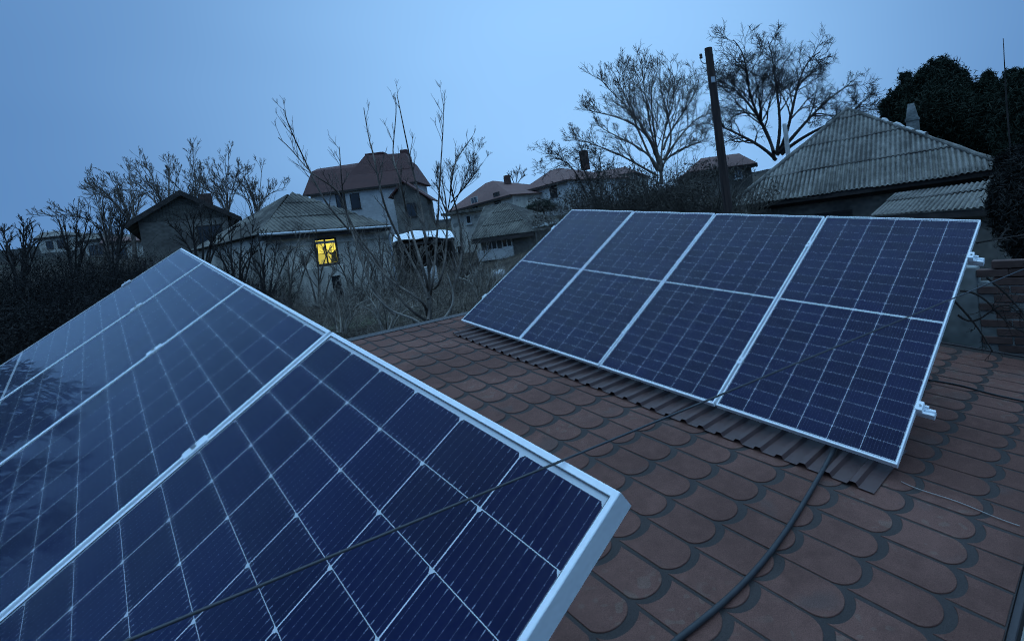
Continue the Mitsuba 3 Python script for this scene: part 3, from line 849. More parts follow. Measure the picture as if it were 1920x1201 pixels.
wk = b.add('wing', prism([(wl_[0], g0), (wr_[0] - .4, g0), (wr_[0] - .4, wz), ((wl_[0] + wr_[0]) / 2 - .6, wz + 2.0), (wl_[0], wz + .6)], [0, -.01, 0], [0, -2.0, 0], np.array([1.0, 0, 0]), Z), 'mat_plaster_dark')
mx = (wl_[0] + wr_[0]) / 2 - .6
b.add('wing_roof', cat(slab([[mx, -2.4, wz + 2.12], [wr_[0] + .25, -2.4, wz - .15], [wr_[0] + .25, -.2, wz - .15], [mx, -.2, wz + 2.12]], .12, Z), slab([[mx, -2.4, wz + 2.12], [wl_[0] - .4, -2.4, wz + .55], [wl_[0] - .4, -.2, wz + .55], [mx, -.2, wz + 2.12]], .12, Z)), 'mat_red_roof', wk)
b.window(mx - .2, mx + .8, wz - 1.6, wz - .2, -2.0, fm='mat_timber')

# --- houses of the middle distance
def hip_house(name, label, xl, yl, xr, yr, DR, ax, ay, adepth, wall, roofm, g_drop=1.0, depth=7.0, ridge=.3, over=.35, fas='mat_timber', DL=None):
    L, Rr = level(xl, yl, xr, yr, DR, DL)
    b = Build(name, label, L, Rr, 0)
    ap = plane_hit(ax, ay, L + b.ey * adepth, b.ey)
    rr = b.ex * (ridge * b.w / 2)
    a1, a2 = ap - rr, ap + rr
    bk = b.ey * depth
    b.rk = put(b.k, 'roof', mikit.ply(cat(slab([L, Rr, a2, a1], .1, Z), slab([L, L + bk, a1], .1, Z), slab([Rr, Rr + bk, a2], .1, Z), slab([L + bk, Rr + bk, a2, a1], .1, Z)), roofm))
    b.ez = L[2]; b.g0 = float(gz(*((L + Rr) / 2)[:2])) - g_drop; b.L, b.R = L, Rr
    b.add('fascia', box(0, b.w, -.04, .04, b.ez - .26, b.ez - .06), fas)
    b.add('wall', box(over, b.w - over, over, depth - over, b.g0, b.ez - .03), wall)
    b.face = L + b.ey * over; b.over = over
    return b


def win_px(b, x0, y0, x1, y1, off=0.0, **kw):
    p, q = b.loc(plane_hit(x0, y0, b.face, b.ey)), b.loc(plane_hit(x1, y1, b.face, b.ey))
    return b.window(p[0], q[0], q[2], p[2], b.over, **kw)


b = hip_house('brown_roof_house', 'pale house under a low brown hip roof in the middle distance', 836, 398, 957, 364, 52, 917, 341, 4.5, 'mat_plaster', 'mat_red_roof_far', ridge=.12, depth=9)
win_px(b, 883, 371, 898, 392); win_px(b, 925, 362, 939, 380, fm='mat_timber')
b.add('chimney', box(b.w * .5, b.w * .5 + .6, 4, 4.6, b.ez + 1.4, b.ez + 3.0, .03), 'mat_brick')
b = hip_house('cream_house', 'cream house with a brown hipped roof partly behind a round bush', 972, 360, 1062, 336, 50, 1040, 317, 4.5, 'mat_plaster_white', 'mat_red_roof_far', ridge=.2, depth=9)
win_px(b, 996, 358, 1006, 378, n=1, fm='mat_timber'); win_px(b, 1030, 348, 1046, 368, fm='mat_timber')
p = b.loc(plane_hit(981, 375, b.face, b.ey)); b.add('pilaster', box(p[0] - .25, p[0] + .25, b.over - .12, b.over - .002, b.g0, b.ez - .3), 'mat_plaster_white')
b.add('chimney', box(b.w * .72, b.w * .72 + .7, 4, 4.7, b.ez + 1.2, b.ez + 3.2, .03), 'mat_brick')
b = hip_house('russet_roof_house', 'house with a long russet roof far behind the bare bushes', 1092, 338, 1190, 322, 62, 1140, 318, 4, 'mat_plaster', 'mat_red_roof_far', ridge=.7, depth=9)
win_px(b, 1120, 345, 1132, 358)
b = hip_house('low_cottage', 'low brown cottage roof behind the utility pole', 1290, 322, 1420, 305, 36, 1350, 292, 3.5, 'mat_plaster_dark', 'mat_red_roof_far', ridge=.6, depth=7)
win_px(b, 1376, 318, 1392, 334)

# grey roofed shed house with the white balustrade, and its flat roofed annex
b = hip_house('grey_roof_cottage', 'cottage with a broad grey roof, two small windows and a pale band below them', 884, 452, 1000, 430, 28, 930, 383, 3.6, 'mat_plaster_dark', 'mat_slate_dark', ridge=.42, depth=7.2, g_drop=1.4, DL=30)
ev = np.cross(np.cross(b.ex, plane_hit(930, 383, b.L + b.ey * 3.6, b.ey) - b.L), b.ex); ev /= np.linalg.norm(ev)
ap = plane_hit(930, 383, b.L + b.ey * 3.6, b.ey); ua, va = (ap - b.L) @ b.ex, (ap - b.L) @ ev; hw = .21 * b.w
for m in corrugated(b.L, b.ex, ev, b.w, lambda u: va if abs(u - ua) < hw else (va * u / (ua - hw) if u < ua else va * (b.w - u) / (b.w - ua - hw)), .17, .028, 1.1, 1.5, per=5):
    put(b.rk, 'sheet', mikit.ply(m[0], 'mat_slate_dark', smooth=True, uv=m[1]))
win_px(b, 911, 449, 934, 467, n=2, fm='mat_plaster_white'); win_px(b, 940, 446, 962, 462, n=2, fm='mat_plaster_white')
p, q = b.loc(plane_hit(896, 470, b.face, b.ey)), b.loc(plane_hit(966, 482, b.face, b.ey))
b.add('band', box(p[0], q[0], b.over - .10, b.over - .002, q[2], p[2] - .02, .01), 'mat_plaster_white')
L, Rr = level(843, 400, 905, 392, 36, 37)
b = Build('annex', 'narrow two storey annex with a flat dark roof beside the grey cottage', L, Rr, 0, 'building')
g0 = float(gz(*L[:2])) - 1.2
b.add('wall', box(0, b.w, 0, 1.6, g0, L[2] - .12), 'mat_plaster')
b.add('roof', box(-.4, b.w + .3, -.5, 1.9, L[2] - .118, L[2] + .04, .01), 'mat_slate_dark')
b.over, b.face = 0, L
win_px(b, 873, 404, 885, 419, n=1, fm='mat_plaster_white'); win_px(b, 858, 462, 872, 492, n=1, fm='mat_timber')
b.add('balcony', box(-.9, -.002, -.4, 3, L[2] - 1.9, L[2] - 1.75), 'mat_timber')

L, Rr = px(736, 452, 31), px(852, 446, 31)
b = Build('carport', 'dark open carport under a sagging white sheet roof beyond the sapling', L, Rr, 0, 'carport')
zc = px(795, 452, 31)[2]
g0 = float(gz(*L[:2])) - .4
xx = np.linspace(0, b.w, 15); rows = []
for yy in (0, 1.5, 3.2):
    for x in xx:
        rows.append([x, yy + .12 * math.sin(x * 2.2), zc + .10 + .12 * math.sin(x * 1.1 + .4) + yy * .17 + .05 * math.sin(x * 4 + yy)])
rows = np.array(rows); fq = []
for i in range(2):
    for j in range(14): fq += [[i * 15 + j, i * 15 + j + 1, i * 15 + j + 16], [i * 15 + j, i * 15 + j + 16, i * 15 + j + 15]]
fq = np.array(fq)
b.add('sheet', cat((rows, fq), (rows - [0, 0, .03], fq[:, ::-1])), 'mat_white_sheet', smooth=60, label='white sheet sagging on top')
for x in np.linspace(.15, b.w - .15, 4):
    b.add('post', box(x - .06, x + .06, .05, .17, g0, zc + .02), 'mat_timber')
b.add('back_wall', box(0, b.w, 3.0, 3.2, g0, zc + .5), 'mat_timber')
b.add('beam', box(0, b.w, .04, .18, zc - .16, zc - .01), 'mat_timber')
L, Rr = level(996, 432, 1046, 414, 25, 26)
b = Build('low_shed', 'low dark shed under a pale crumpled roof beside the back row', L, Rr, 0, 'shed')
v = np.array([[x, y, L[2] + .05 * rng.normal() + y * .12] for y in np.linspace(0, 2.4, 5) for x in np.linspace(0, b.w, 7)]); fq = []
for i in range(4):
    for j in range(6): a = i * 7 + j; fq += [[a, a + 1, a + 8], [a, a + 8, a + 7]]
fq = np.array(fq); b.add('roof', cat((v, fq), (v - [0, 0, .06], fq[:, ::-1])), 'mat_concrete')
b.add('wall', box(.1, b.w - .1, .15, 2.3, float(gz(*L[:2])) - 1, L[2] - .2), 'mat_plaster_dark')

# far houses on the left skyline
for lab, xl, yl, xr, yr, D, ax, ay, wm, rm in (('farthest pale house at the left edge of the skyline', 62, 447, 122, 440, 125, 92, 434, 'mat_plaster', 'mat_slate'),
                                              ('grey house left of the bare bushes on the skyline', 146, 452, 186, 446, 88, 165, 438, 'mat_plaster', 'mat_slate_dark'),
                                              ('small house with a pale brown wall below the skyline at the left', 186, 456, 222, 451, 70, 203, 444, 'mat_plaster', 'mat_red_roof_far')):
    b = hip_house('far_house', lab, xl, yl, xr, yr, D, ax, ay, 5, wm, rm, ridge=.5, depth=9)
    b.window(b.w * .3, b.w * .3 + 1, b.ez - 2, b.ez - .7, b.over, fm='mat_timber'); b.window(b.w * .65, b.w * .65 + 1, b.ez - 2, b.ez - .7, b.over, fm='mat_timber')

# ------------------------------------------------------------------ pole and antenna
p, q = px(1366, 398, 13.6), px(1328, 91, 13.6)
base = p + (p - q) / np.linalg.norm(p - q) * 1.6
k = thing('utility_pole', 'dark wooden utility pole leaning a little left, with one small insulator near its top', 'utility pole')
t = np.linspace(0, 1, 24)[:, None]
put(k, 'pole', mikit.ply(cat(tubes([(base + (q - base) * t, np.linspace(.125, .098, 24) * (1 + .02 * rng.normal(size=24)))], 14), moved(trimesh.creation.cylinder(.097, .012, sections=14), frame(q, *np.eye(3)))), 'mat_pole', smooth=40))
hk = q - (q - base) / np.linalg.norm(q - base) * .32
left = np.cross(Z, FWD); left /= np.linalg.norm(left)
ins = hk + left * .21 + Z * .12
put(k, 'hook', mikit.ply(tubes([(spline([hk, hk + left * .12 - Z * .05, hk + left * .2 + Z * .0, ins], 14), np.full(14, .011))], 6), 'mat_bolt', smooth=True))
put(k, 'insulator', mikit.ply(moved(trimesh.creation.revolve([[0, -.03], [.035, -.02], [.045, 0], [.028, .03], [.04, .05], [.03, .09], [0, .1]], sections=14), frame(ins, *np.eye(3))), 'mat_rubber', smooth=40))
put(k, 'name_plate', mikit.ply(moved(box(-.05, .05, -.012, .012, -.07, .07, .004), frame(q - (q - base) / np.linalg.norm(q - base) * .82 - FWD * .112, -left, FWD, Z)), 'mat_galvanised'))
a0, a1 = px(1887, 190, 15), px(1881, 72, 15)
single('antenna_mast', 'thin bare mast rising above the dark trees at the right edge', 'antenna', mikit.ply(tubes([([a0 - [0, 0, 3.5], a0, a1], [.02, .016, .007])], 6), 'mat_bark_dark', smooth=True))

# ------------------------------------------------------------------ trees and brush
def limb(g, P0, d, ln, r0, r1, n=6, wig=.10, up=.0):
    d = np.asarray(d, float) / np.linalg.norm(d)
    P = [np.asarray(P0, float)]
    for i in range(n - 1):
        d = d + g.normal(size=3) * wig + Z * up / n
        d /= np.linalg.norm(d)
        P.append(P[-1] + d * ln / (n - 1))
    return np.array(P), np.linspace(r0, r1, n)


def grow(g, stems, levels, kids, ratio, angle, up, wig, rmin, start=.25, sides=(7, 5, 4, 3)):
    """Recursive bare branching from the given stems; returns the limbs level by level."""
    out, cur = [list(stems)], list(stems)
    for lv in range(levels):
        nxt = []
        for P, r in cur:
            seg = np.linalg.norm(np.diff(P, axis=0), axis=1); ln = seg.sum()
            for _ in range(max(1, int(round(kids[lv] * (0.7 + .6 * g.random()))))):
                t = start + (1 - start) * g.random() ** .8
                i = min(int(t * (len(P) - 1)), len(P) - 2); f = t * (len(P) - 1) - i
                p = P[i] * (1 - f) + P[i + 1] * f
                rr = (r[i] * (1 - f) + r[i + 1] * f)
                d = P[i + 1] - P[i]; d /= np.linalg.norm(d)
                a = np.cross(d, g.normal(size=3)); a /= np.linalg.norm(a)
                an = math.radians(angle[lv]) * (0.7 + .6 * g.random())
                nd = d * math.cos(an) + a * math.sin(an) + Z * up[lv]
                nxt.append(limb(g, p, nd, ln * ratio[lv] * (1.15 - .6 * t) * (.7 + .6 * g.random()), max(rr * .62, rmin), max(rr * .22, rmin * .75), n=6 if lv < 2 else 4, wig=wig, up=up[lv]))
        out.append(nxt); cur = nxt
    return out


def bare_tree(name, label, g, stems, levels, kids, ratio, angle, up, wig, rmin, bark='mat_bark_dark', cat_='tree', group=None, start=.25):
    lv = grow(g, stems, levels, kids, ratio, angle, up, wig, rmin, start)
    k = thing(name, label, cat_, group)
    put(k, 'trunk', mikit.ply(tubes(lv[0], 8), bark, smooth=True))
    put(k, 'branches', mikit.ply(tubes(lv[1], 5), bark, smooth=True))
    put(k, 'twigs', mikit.ply(cat(*[tubes(l, 3) for l in lv[2:]]), bark), kind='stuff')
    return k


def stems_px(paths, D, r0, r1, jit=.0, g=rng):
    """Limbs along pixel paths of the photograph at about the ground distance D (a number or one a point)."""
    out = []
    for path in paths:
        q = np.array([px(x, y, D[i] if np.ndim(D) else D + jit * math.sin(i * 1.7 + x)) for i, (x, y) in enumerate(path)])
        P = spline(q, 4 * len(q)) if len(q) > 2 else q
        out.append((P, np.linspace(r0, r1, len(P))))
    return out


g = np.random.default_rng(21)
# two big bare trees right of the middle
D = 24
st = stems_px([[(1239, 345), (1236, 310), (1222, 250), (1212, 190), (1206, 145), (1203, 108)], [(1236, 318), (1226, 282), (1200, 230), (1165, 190), (1128, 150)], [(1234, 330), (1195, 308), (1150, 285), (1105, 268), (1078, 258)],
               [(1228, 290), (1190, 235), (1150, 218), (1105, 208)], [(1240, 330), (1230, 270), (1222, 200), (1228, 130)], [(1232, 320), (1208, 270), (1180, 200), (1150, 135)], [(1236, 320), (1215, 290), (1170, 262), (1120, 232)]], D, .058, .014, .5)
bare_tree('bare_tree', 'bare tree left of the utility pole, its tall thin leader rising highest', g, st, 3, (14, 6, 4), (.30, .55, .6), (36, 40, 42), (.36, .25, .2), .09, .0085, bark='mat_bark')
st = stems_px([[(1242, 345), (1240, 300), (1248, 240), (1262, 190), (1262, 140)], [(1240, 310), (1225, 270), (1190, 215), (1180, 160)], [(1244, 280), (1275, 220), (1300, 180), (1310, 150)], [(1246, 300), (1280, 250), (1305, 225), (1325, 215)], [(1242, 320), (1268, 285), (1300, 270), (1325, 262)], [(1243, 300), (1255, 230), (1240, 170), (1238, 130)]], 23, .052, .014, .5)
bare_tree('bare_tree', 'spreading bare tree directly left of the utility pole', g, st, 3, (14, 6, 4), (.34, .55, .6), (40, 42, 42), (.24, .18, .12), .11, .0085, bark='mat_bark')
st = stems_px([[(1452, 300), (1446, 270), (1425, 225), (1395, 185), (1365, 160), (1345, 150)], [(1450, 285), (1432, 240), (1405, 170), (1395, 110), (1375, 75)], [(1455, 290), (1462, 230), (1455, 160), (1448, 110), (1440, 78)],
               [(1458, 290), (1480, 230), (1495, 165), (1510, 125), (1538, 98)], [(1462, 285), (1510, 230), (1550, 190), (1590, 160)], [(1455, 300), (1410, 265), (1370, 245), (1335, 225)], [(1465, 290), (1520, 250), (1575, 222), (1615, 195)]], 34, .115, .026, .8)
bare_tree('bare_tree', 'big round crowned bare tree behind the grey corrugated roof, right of the pole', g, st, 3, (18, 9, 6), (.34, .55, .6), (44, 44, 44), (.08, .04, .0), .15, .0115)
st = stems_px([[(1120, 400), (1108, 350), (1092, 310), (1085, 285)], [(1115, 390), (1088, 340), (1062, 305), (1030, 298)], [(1112, 395), (1120, 340), (1125, 300), (1110, 280)]], 27, .055, .014, .3)
bare_tree('bare_tree', 'small crooked bare tree in front of the russet roof', g, st, 3, (12, 8, 6), (.5, .55, .55), (48, 48, 48), (.05, 0, 0), .18, .0085)
st = stems_px([[(966, 348), (970, 330), (971, 316)], [(966, 348), (960, 335), (955, 325)], [(967, 348), (978, 332), (983, 322)]], 75, .07, .025)
bare_tree('bare_tree', 'tiny bare tree on the skyline between two brown roofs', g, st, 2, (9, 7), (.5, .5), (35, 35), (.2, .2), .08, .02)
st = stems_px([[(838, 400), (846, 350), (852, 310), (858, 290)], [(842, 400), (866, 350), (882, 310), (893, 285)], [(838, 400), (822, 355), (815, 320)], [(845, 380), (880, 340), (905, 305)]], 56, .07, .022)
bare_tree('bare_tree', 'thin bare tree in front of the brown roof in the middle distance', g, st, 3, (9, 7, 4), (.45, .5, .5), (30, 32, 35), (.3, .25, .2), .08, .014)

def thicket(name, label, cat_, centre, rx, ry, h, n, mat_, g, r=.012, lean=.5, group=None):
    """A bush of many thin upright crooked twigs spreading from the ground."""
    L_ = []
    for _ in range(n):
        a, q = g.random() * 2 * np.pi, math.sqrt(g.random())
        p = np.array([centre[0] + math.cos(a) * q * rx, centre[1] + math.sin(a) * q * ry, 0]); p[2] = float(gz(p[0], p[1])) - .05
        d = np.array([math.cos(a) * q * lean, math.sin(a) * q * lean, 1.0]) + g.normal(size=3) * .22
        ln = h * (1 - .45 * q * q) * (.55 + .55 * g.random())
        P, rr = limb(g, p, d, ln, r, r * .45, 6, .16, .1)
        L_.append((P, rr))
        for _ in range(3):
            j = g.integers(1, 5)
            L_.append(limb(g, P[j], (P[j] - P[j - 1]) / np.linalg.norm(P[j] - P[j - 1]) + g.normal(size=3) * .55, ln * .35 * (.5 + g.random()), r * .6, r * .35, 4, .2))
    k = thing(name, label, cat_, group)
    put(k, 'stems', mikit.ply(tubes(L_[::4], 4), mat_)); put(k, 'twigs', mikit.ply(tubes([x for i, x in enumerate(L_) if i % 4], 3), mat_), kind='stuff')
    return k


# bare trees behind the gabled house on the left
for i, (x0, y0, x1, y1, D, lab) in enumerate((
        (205, 470, 182, 325, 46, 'leftmost bare tree on the skyline, leaning left'), (255, 460, 232, 290, 46, 'bare tree just left of the gabled house'),
        (318, 430, 300, 268, 48, 'bare tree rising straight behind the pointed roof'), (372, 430, 362, 262, 48, 'bare tree right behind the peak of the gabled house'),
        (425, 430, 430, 270, 46, 'bare tree between the gabled house and the plastered house'), (482, 420, 492, 285, 47, 'bare tree rising behind the left slope of the plastered house'))):
    st = stems_px([[(x0 + dx * .12, y0 + 30), ((x0 + x1) / 2 + dx * .45, (y0 + y1) / 2 + 12), (x1 + dx * 1.15, y1 + 30 + abs(dx) * .7 + 14 * math.sin(dx))] for dx in np.sort(g.uniform(-95, 48, 7 + i % 3))], D, .045, .014, .9)
    bare_tree('bare_tree', lab, g, st, 3, (9, 5, 3), (.26, .5, .55), (26, 32, 36), (.34, .28, .2), .10, .0115, bark='mat_bark', group='bare trees behind the gabled house')
for x, D, h, lab in ((170, 42, 2.6, 'thin bare bush between the far houses and the gabled house'), (255, 42, 3.2, 'thin bare bush behind the left eave of the gabled house'), (430, 44, 4.2, 'thin bare bush behind the gap between the gabled and the plastered house'), (500, 46, 5.0, 'thin bare bush behind the hip of the plastered house')):
    thicket('bush', lab, 'bush', gpt(x, 440, D), 2.6, 1.5, h, 90, 'mat_bark', g, .016, .45)
# more of them stand out of the frame to the left, where the front row mirrors them
for i, (az, D, top) in enumerate(((-58, 23, 3.9), (-61, 21, 3.3), (-65, 19, 3.0), (-69, 18, 2.9), (-74, 17, 2.7), (-80, 16, 2.6))):
    p0 = np.array([math.sin(math.radians(az)) * D, math.cos(math.radians(az)) * D, 0]); p0[2] = float(gz(p0[0], p0[1])) - .1
    h_ = EYE[2] + top - p0[2]
    st = [limb(g, p0 + g.normal(size=3) * [.2, .2, 0], [math.cos(q) * .22, math.sin(q) * .22, 1], h_ * (.7 + .3 * g.random()), .07, .02, 10, .07, .1) for q in np.arange(6) * 1.05]
    bare_tree('bare_tree', ['farthest', 'second', 'third', 'fourth', 'fifth', 'nearest'][i] + ' of the bare trees out of frame that the front panels mirror', g, st, 3, (9, 6, 4), (.32, .5, .5), (28, 32, 34), (.3, .25, .2), .10, .014, group='bare trees mirrored in the panels')

# the sapling with several stems in the garden beyond the ridge
DD = 11.5
st = stems_px([[(803, 600), (806, 540), (800, 470), (790, 390), (772, 310), (756, 235), (744, 178)], [(806, 560), (814, 500), (820, 430), (824, 350), (829, 270), (832, 196)],
               [(845, 585), (856, 520), (866, 470), (858, 400), (846, 330), (862, 290), (886, 256)], [(800, 590), (770, 550), (722, 515), (662, 440), (612, 380), (576, 310), (548, 250), (535, 208)],
               [(798, 600), (752, 560), (708, 490), (662, 425), (636, 365), (592, 330), (556, 292), (522, 258)], [(803, 560), (768, 482), (738, 425), (716, 365), (702, 300), (690, 250), (682, 202)],
               [(804, 545), (783, 470), (764, 405), (748, 330), (737, 280), (742, 220), (741, 182)], [(806, 540), (832, 500), (838, 440), (836, 380), (818, 330)], [(740, 590), (700, 540), (672, 470), (650, 400), (640, 330), (636, 275)]], DD, .030, .007, .5)
k = thing('sapling', 'many stemmed bare fruit tree with long upright shoots just beyond the roof ridge', 'tree')
lv = grow(g, st, 2, (14, 4), (.11, .5), (42, 40), (.7, .4), .06, .0038, start=.15)
base = px(803, 600, DD); base[2] -= .8
trunks = [([base + [.0, 0, 0], base + [.02, 0, .5], px(804, 560, DD)], [.055, .05, .036])]
put(k, 'trunk', mikit.ply(tubes(trunks, 8), 'mat_bark', smooth=True))
for s_ in lv[0]: put(k, 'stem', mikit.ply(tubes([s_], 6), 'mat_bark', smooth=True))
put(k, 'twigs', mikit.ply(cat(tubes(lv[1], 4), tubes(lv[2], 3)), 'mat_bark'), kind='stuff')
for pts, lab in (([(812, 610), (838, 590), (850, 560), (846, 535), (838, 512)], 'pale peeled branch curving up beside the fruit tree'), ([(792, 612), (760, 592), (735, 582), (716, 566), (698, 548)], 'pale cut branch lying left of the fruit tree')):
    st = stems_px([pts], 10.6, .03, .012)
    single('cut_branch', lab, 'branch', mikit.ply(tubes(st, 6), 'mat_bark_pale', smooth=True))


def leaves(pts, size, g, slim=.42):
    n = len(pts)
    a = g.normal(size=(n, 3)); a /= np.linalg.norm(a, axis=1, keepdims=True)
    b = np.cross(a, g.normal(size=(n, 3))); b /= np.linalg.norm(b, axis=1, keepdims=True)
    s_ = size * (.6 + .8 * g.random((n, 1)))
    V = np.stack([pts - a * s_, pts + b * s_ * slim, pts + a * s_, pts - b * s_ * slim], 1).reshape(-1, 3)
    i = np.arange(n)[:, None] * 4
    return trimesh.Trimesh(V, np.vstack([i + [0, 1, 2], i + [0, 2, 3]]), process=False)


def clumps(centres, radii, per, g, squash=.75, soft=False):
    out = []
    for c, r in zip(centres, radii):
        d = g.normal(size=(per, 3)); d /= np.linalg.norm(d, axis=1, keepdims=True)
        q = g.normal(size=(per, 3)) * r * .46 if soft else d * (g.random((per, 1)) ** .45) * r
        q[:, 2] *= squash
        out.append(c + q)
    return np.vstack(out)


# bushes along the top of the back row
for x, D, rx, h, n, lab in ((1095, 19, 1.5, 1.55, 150, 'brown leafless bush at the left above the back row of panels'), (1165, 18.5, 1.8, 2.0, 240, 'dense grey brown bush above the second panel of the back row'),
                            (1240, 18, 1.9, 2.1, 260, 'dense grey brown bush in the middle above the back row'), (1310, 17.5, 1.7, 2.0, 230, 'grey brown bush at the foot of the utility pole')):
    c = gpt(x, 390, D)
    k = thicket('bush', lab, 'bush', c, rx, 1.6, h + 1.2, n, 'mat_hedge', g, .013, .5)
    cc = np.array([c + [g.normal() * rx * .55, g.normal() * .9, .3 + g.random() * (h + .3)] for _ in range(58)])
    put(k, 'dead_leaves', mikit.ply(leaves(clumps(cc, np.full(58, .42), 90, g), .045, g), 'mat_hedge'), kind='stuff')
for x, D, rx, h, n, lab in ((1450, 15, 1.4, 1.5, 120, 'low tangle of stems under the left end of the long corrugated roof'), (1550, 13.5, 1.5, 1.35, 130, 'low tangle of stems under the middle of the long corrugated roof')):
    thicket('bush', lab, 'bush', gpt(x, 400, D), rx, 1.0, h, n, 'mat_hedge', g, .010, .5)

# round evergreen shrub by the cream house
c = px(1018, 386, 44)
k = thing('round_shrub', 'clipped round evergreen bush in front of the cream house', 'bush')
cc = c + np.stack([g.normal(size=60) * .48, g.normal(size=60) * .5, np.abs(g.normal(size=60)) * .28 - .3], 1)
put(k, 'foliage', mikit.ply(leaves(clumps(cc, np.full(60, .36), 110, g), .07, g), 'mat_round_shrub'), kind='stuff')
put(k, 'stem', mikit.ply(tubes([([[c[0], c[1], float(gz(c[0], c[1])) - .2], c], [.1, .06])], 6), 'mat_bark_dark'))


# evergreens at the right
def evergreen(name, label, outline, D, depth, n, per, leaf_, size, g, trunk):
    """Clumps of needles filling a crown whose outline is given by the pixels it reaches; a trunk and limbs inside."""
    from shapely.geometry import Polygon, Point
    poly = Polygon(outline)
    x0, y0, x1, y1 = poly.bounds
    cs, rs = [], []
    while len(cs) < n:
        x, y = x0 + g.random() * (x1 - x0), y0 + g.random() * (y1 - y0)
        if not poly.contains(Point(x, y)): continue
        edge = poly.exterior.distance(Point(x, y))
        half = depth * min(1, edge / 60.0) + .2
        cs.append(px(x, y, D + (g.random() * 2 - 1) * half)); rs.append((.17 + .60 * min(1, edge / 60)) * D / 24 * (.6 + .7 * g.random()))
    k = thing(name, label, 'tree')
    cs = np.array(cs)
    ctr = np.array([(x0 + x1) / 2, y0 + (y1 - y0) * .75])
    sp, bo = [], []
    for q in np.linspace(0, poly.exterior.length, 64):
        o_ = poly.exterior.interpolate(q + g.normal() * 3)
        if o_.y > 240: continue
        o_ = np.array([o_.x, o_.y]); d_ = (o_ - ctr) / np.linalg.norm(o_ - ctr) + [0, -.55]; d_ /= np.linalg.norm(d_)
        dd = D + g.normal() * .6
        a_, e_ = px(*(o_ - d_ * 16), dd), px(*(o_ + d_ * (2 + 9 * g.random() ** 2)), dd)
        t_ = g.random((150, 1)) ** .8
        sp.append(a_ + (e_ - a_) * t_ + g.normal(size=(150, 3)) * D / 24 * (.15 * (1 - t_) + .025)); bo.append((np.array([a_, (a_ + e_) / 2, e_]), [.03, .018, .008]))
    if sp:
        put(k, 'boughs', mikit.ply(tubes(bo, 4), 'mat_bark_dark'), kind='stuff')
        put(k, 'needles', mikit.ply(leaves(np.vstack(sp), size * .75, g, .2), leaf_), kind='stuff')
    put(k, 'crown', mikit.ply(leaves(clumps(cs, rs, per, g, 1.0, True), size, g, .16), leaf_), kind='stuff')
    t0 = px(trunk[0], trunk[1], D); t1 = px(trunk[2], trunk[3], D); t0 = t0.copy(); t0[2] = float(gz(t0[0], t0[1])) - .3
    P, r = limb(g, t0, t1 - t0, np.linalg.norm(t1 - t0), .22, .05, 12, .02)
    put(k, 'trunk', mikit.ply(tubes([(P, r)], 8), 'mat_bark_dark', smooth=True))
    br = []
    for c in cs[:70]:
        i = np.argmin(np.linalg.norm(P - (c - Z * .4), axis=1)); br.append((np.array([P[i], (P[i] + c) / 2 + Z * .1, c]), [.05, .03, .015]))
    put(k, 'limbs', mikit.ply(tubes(br, 4), 'mat_bark_dark'))


evergreen('evergreen_tree', 'broad dark evergreen behind the right slope of the corrugated roof', [(1652, 205), (1664, 182), (1672, 172), (1676, 195), (1688, 160), (1690, 146), (1702, 138), (1708, 158), (1726, 140), (1742, 122), (1764, 114), (1788, 126), (1808, 146), (1826, 172), (1840, 160), (1854, 136), (1862, 158), (1874, 180), (1880, 300), (1800, 300), (1690, 255)],
          30, 2.4, 620, 330, 'mat_conifer', .12, g, (1775, 300, 1766, 125))
evergreen('evergreen_tree', 'dark layered pine at the right edge of the picture', [(1878, 170), (1886, 140), (1912, 134), (1930, 150), (1960, 100), (1990, 120), (1990, 330), (1880, 330), (1872, 240)],
          17, 1.5, 330, 330, 'mat_conifer', .075, g, (1950, 330, 1950, 110))
evergreen('ivy_bush', 'dark ivy grown bush filling the right edge beyond the roof', [(1872, 300), (1900, 280), (1990, 290), (1990, 500), (1905, 478), (1868, 440), (1858, 385)],
          10.5, .9, 260, 320, 'mat_ivy', .05, g, (1930, 480, 1930, 320))

# bramble canes over the wall at the right
st = stems_px([[(1786, 560), (1800, 575), (1822, 600), (1850, 640), (1862, 660)], [(1796, 590), (1830, 600), (1870, 575), (1920, 600)], [(1800, 545), (1845, 560), (1890, 605), (1930, 625)], [(1830, 455), (1870, 448), (1925, 440)], [(1850, 520), (1880, 545), (1920, 590)]], 5.2, .010, .005)
lv = grow(g, st, 2, (7, 3), (.35, .5), (45, 45), (0, 0), .15, .0028)
k = thing('bramble', 'dark bare bramble canes in front of the concrete panel at the right', 'bush')
for s_ in lv[0]: put(k, 'cane', mikit.ply(tubes([s_], 6), 'mat_bark_dark', smooth=True))
put(k, 'twigs', mikit.ply(tubes(lv[1] + lv[2], 3), 'mat_bark_dark'), kind='stuff')

# dark undergrowth on the left slope
spots_ = [(8, 30, 3.2, 2.6), (60, 26, 3.0, 2.3), (120, 31, 3.2, 2.3), (180, 27, 3.0, 2.4), (235, 30, 2.6, 2.6), (300, 26, 2.2, 2.0), (30, 18, 2.4, 1.9), (100, 19, 2.4, 1.7), (170, 19, 2.2, 1.6), (240, 20, 2.0, 1.8), (310, 20, 1.8, 1.5), (380, 24, 2.0, 2.3), (425, 22, 1.6, 2.0)]
texts = ['far dark bush at the left edge of the picture', 'dark bush below the farthest pale house', 'dark bush in the middle of the left slope', 'dark bush below the pale brown house', 'dark bush left of the gabled house', 'dark bush below the gabled house',
         'near dark bush at the left edge above the panels', 'second near dark bush from the left edge', 'near dark bush left of the panel peak', 'near dark bush above the panel peak', 'low dark bush right behind the panel peak', 'dark leafless bush before the left wall of the plastered house', 'dark leafless bush left of the plastered house']
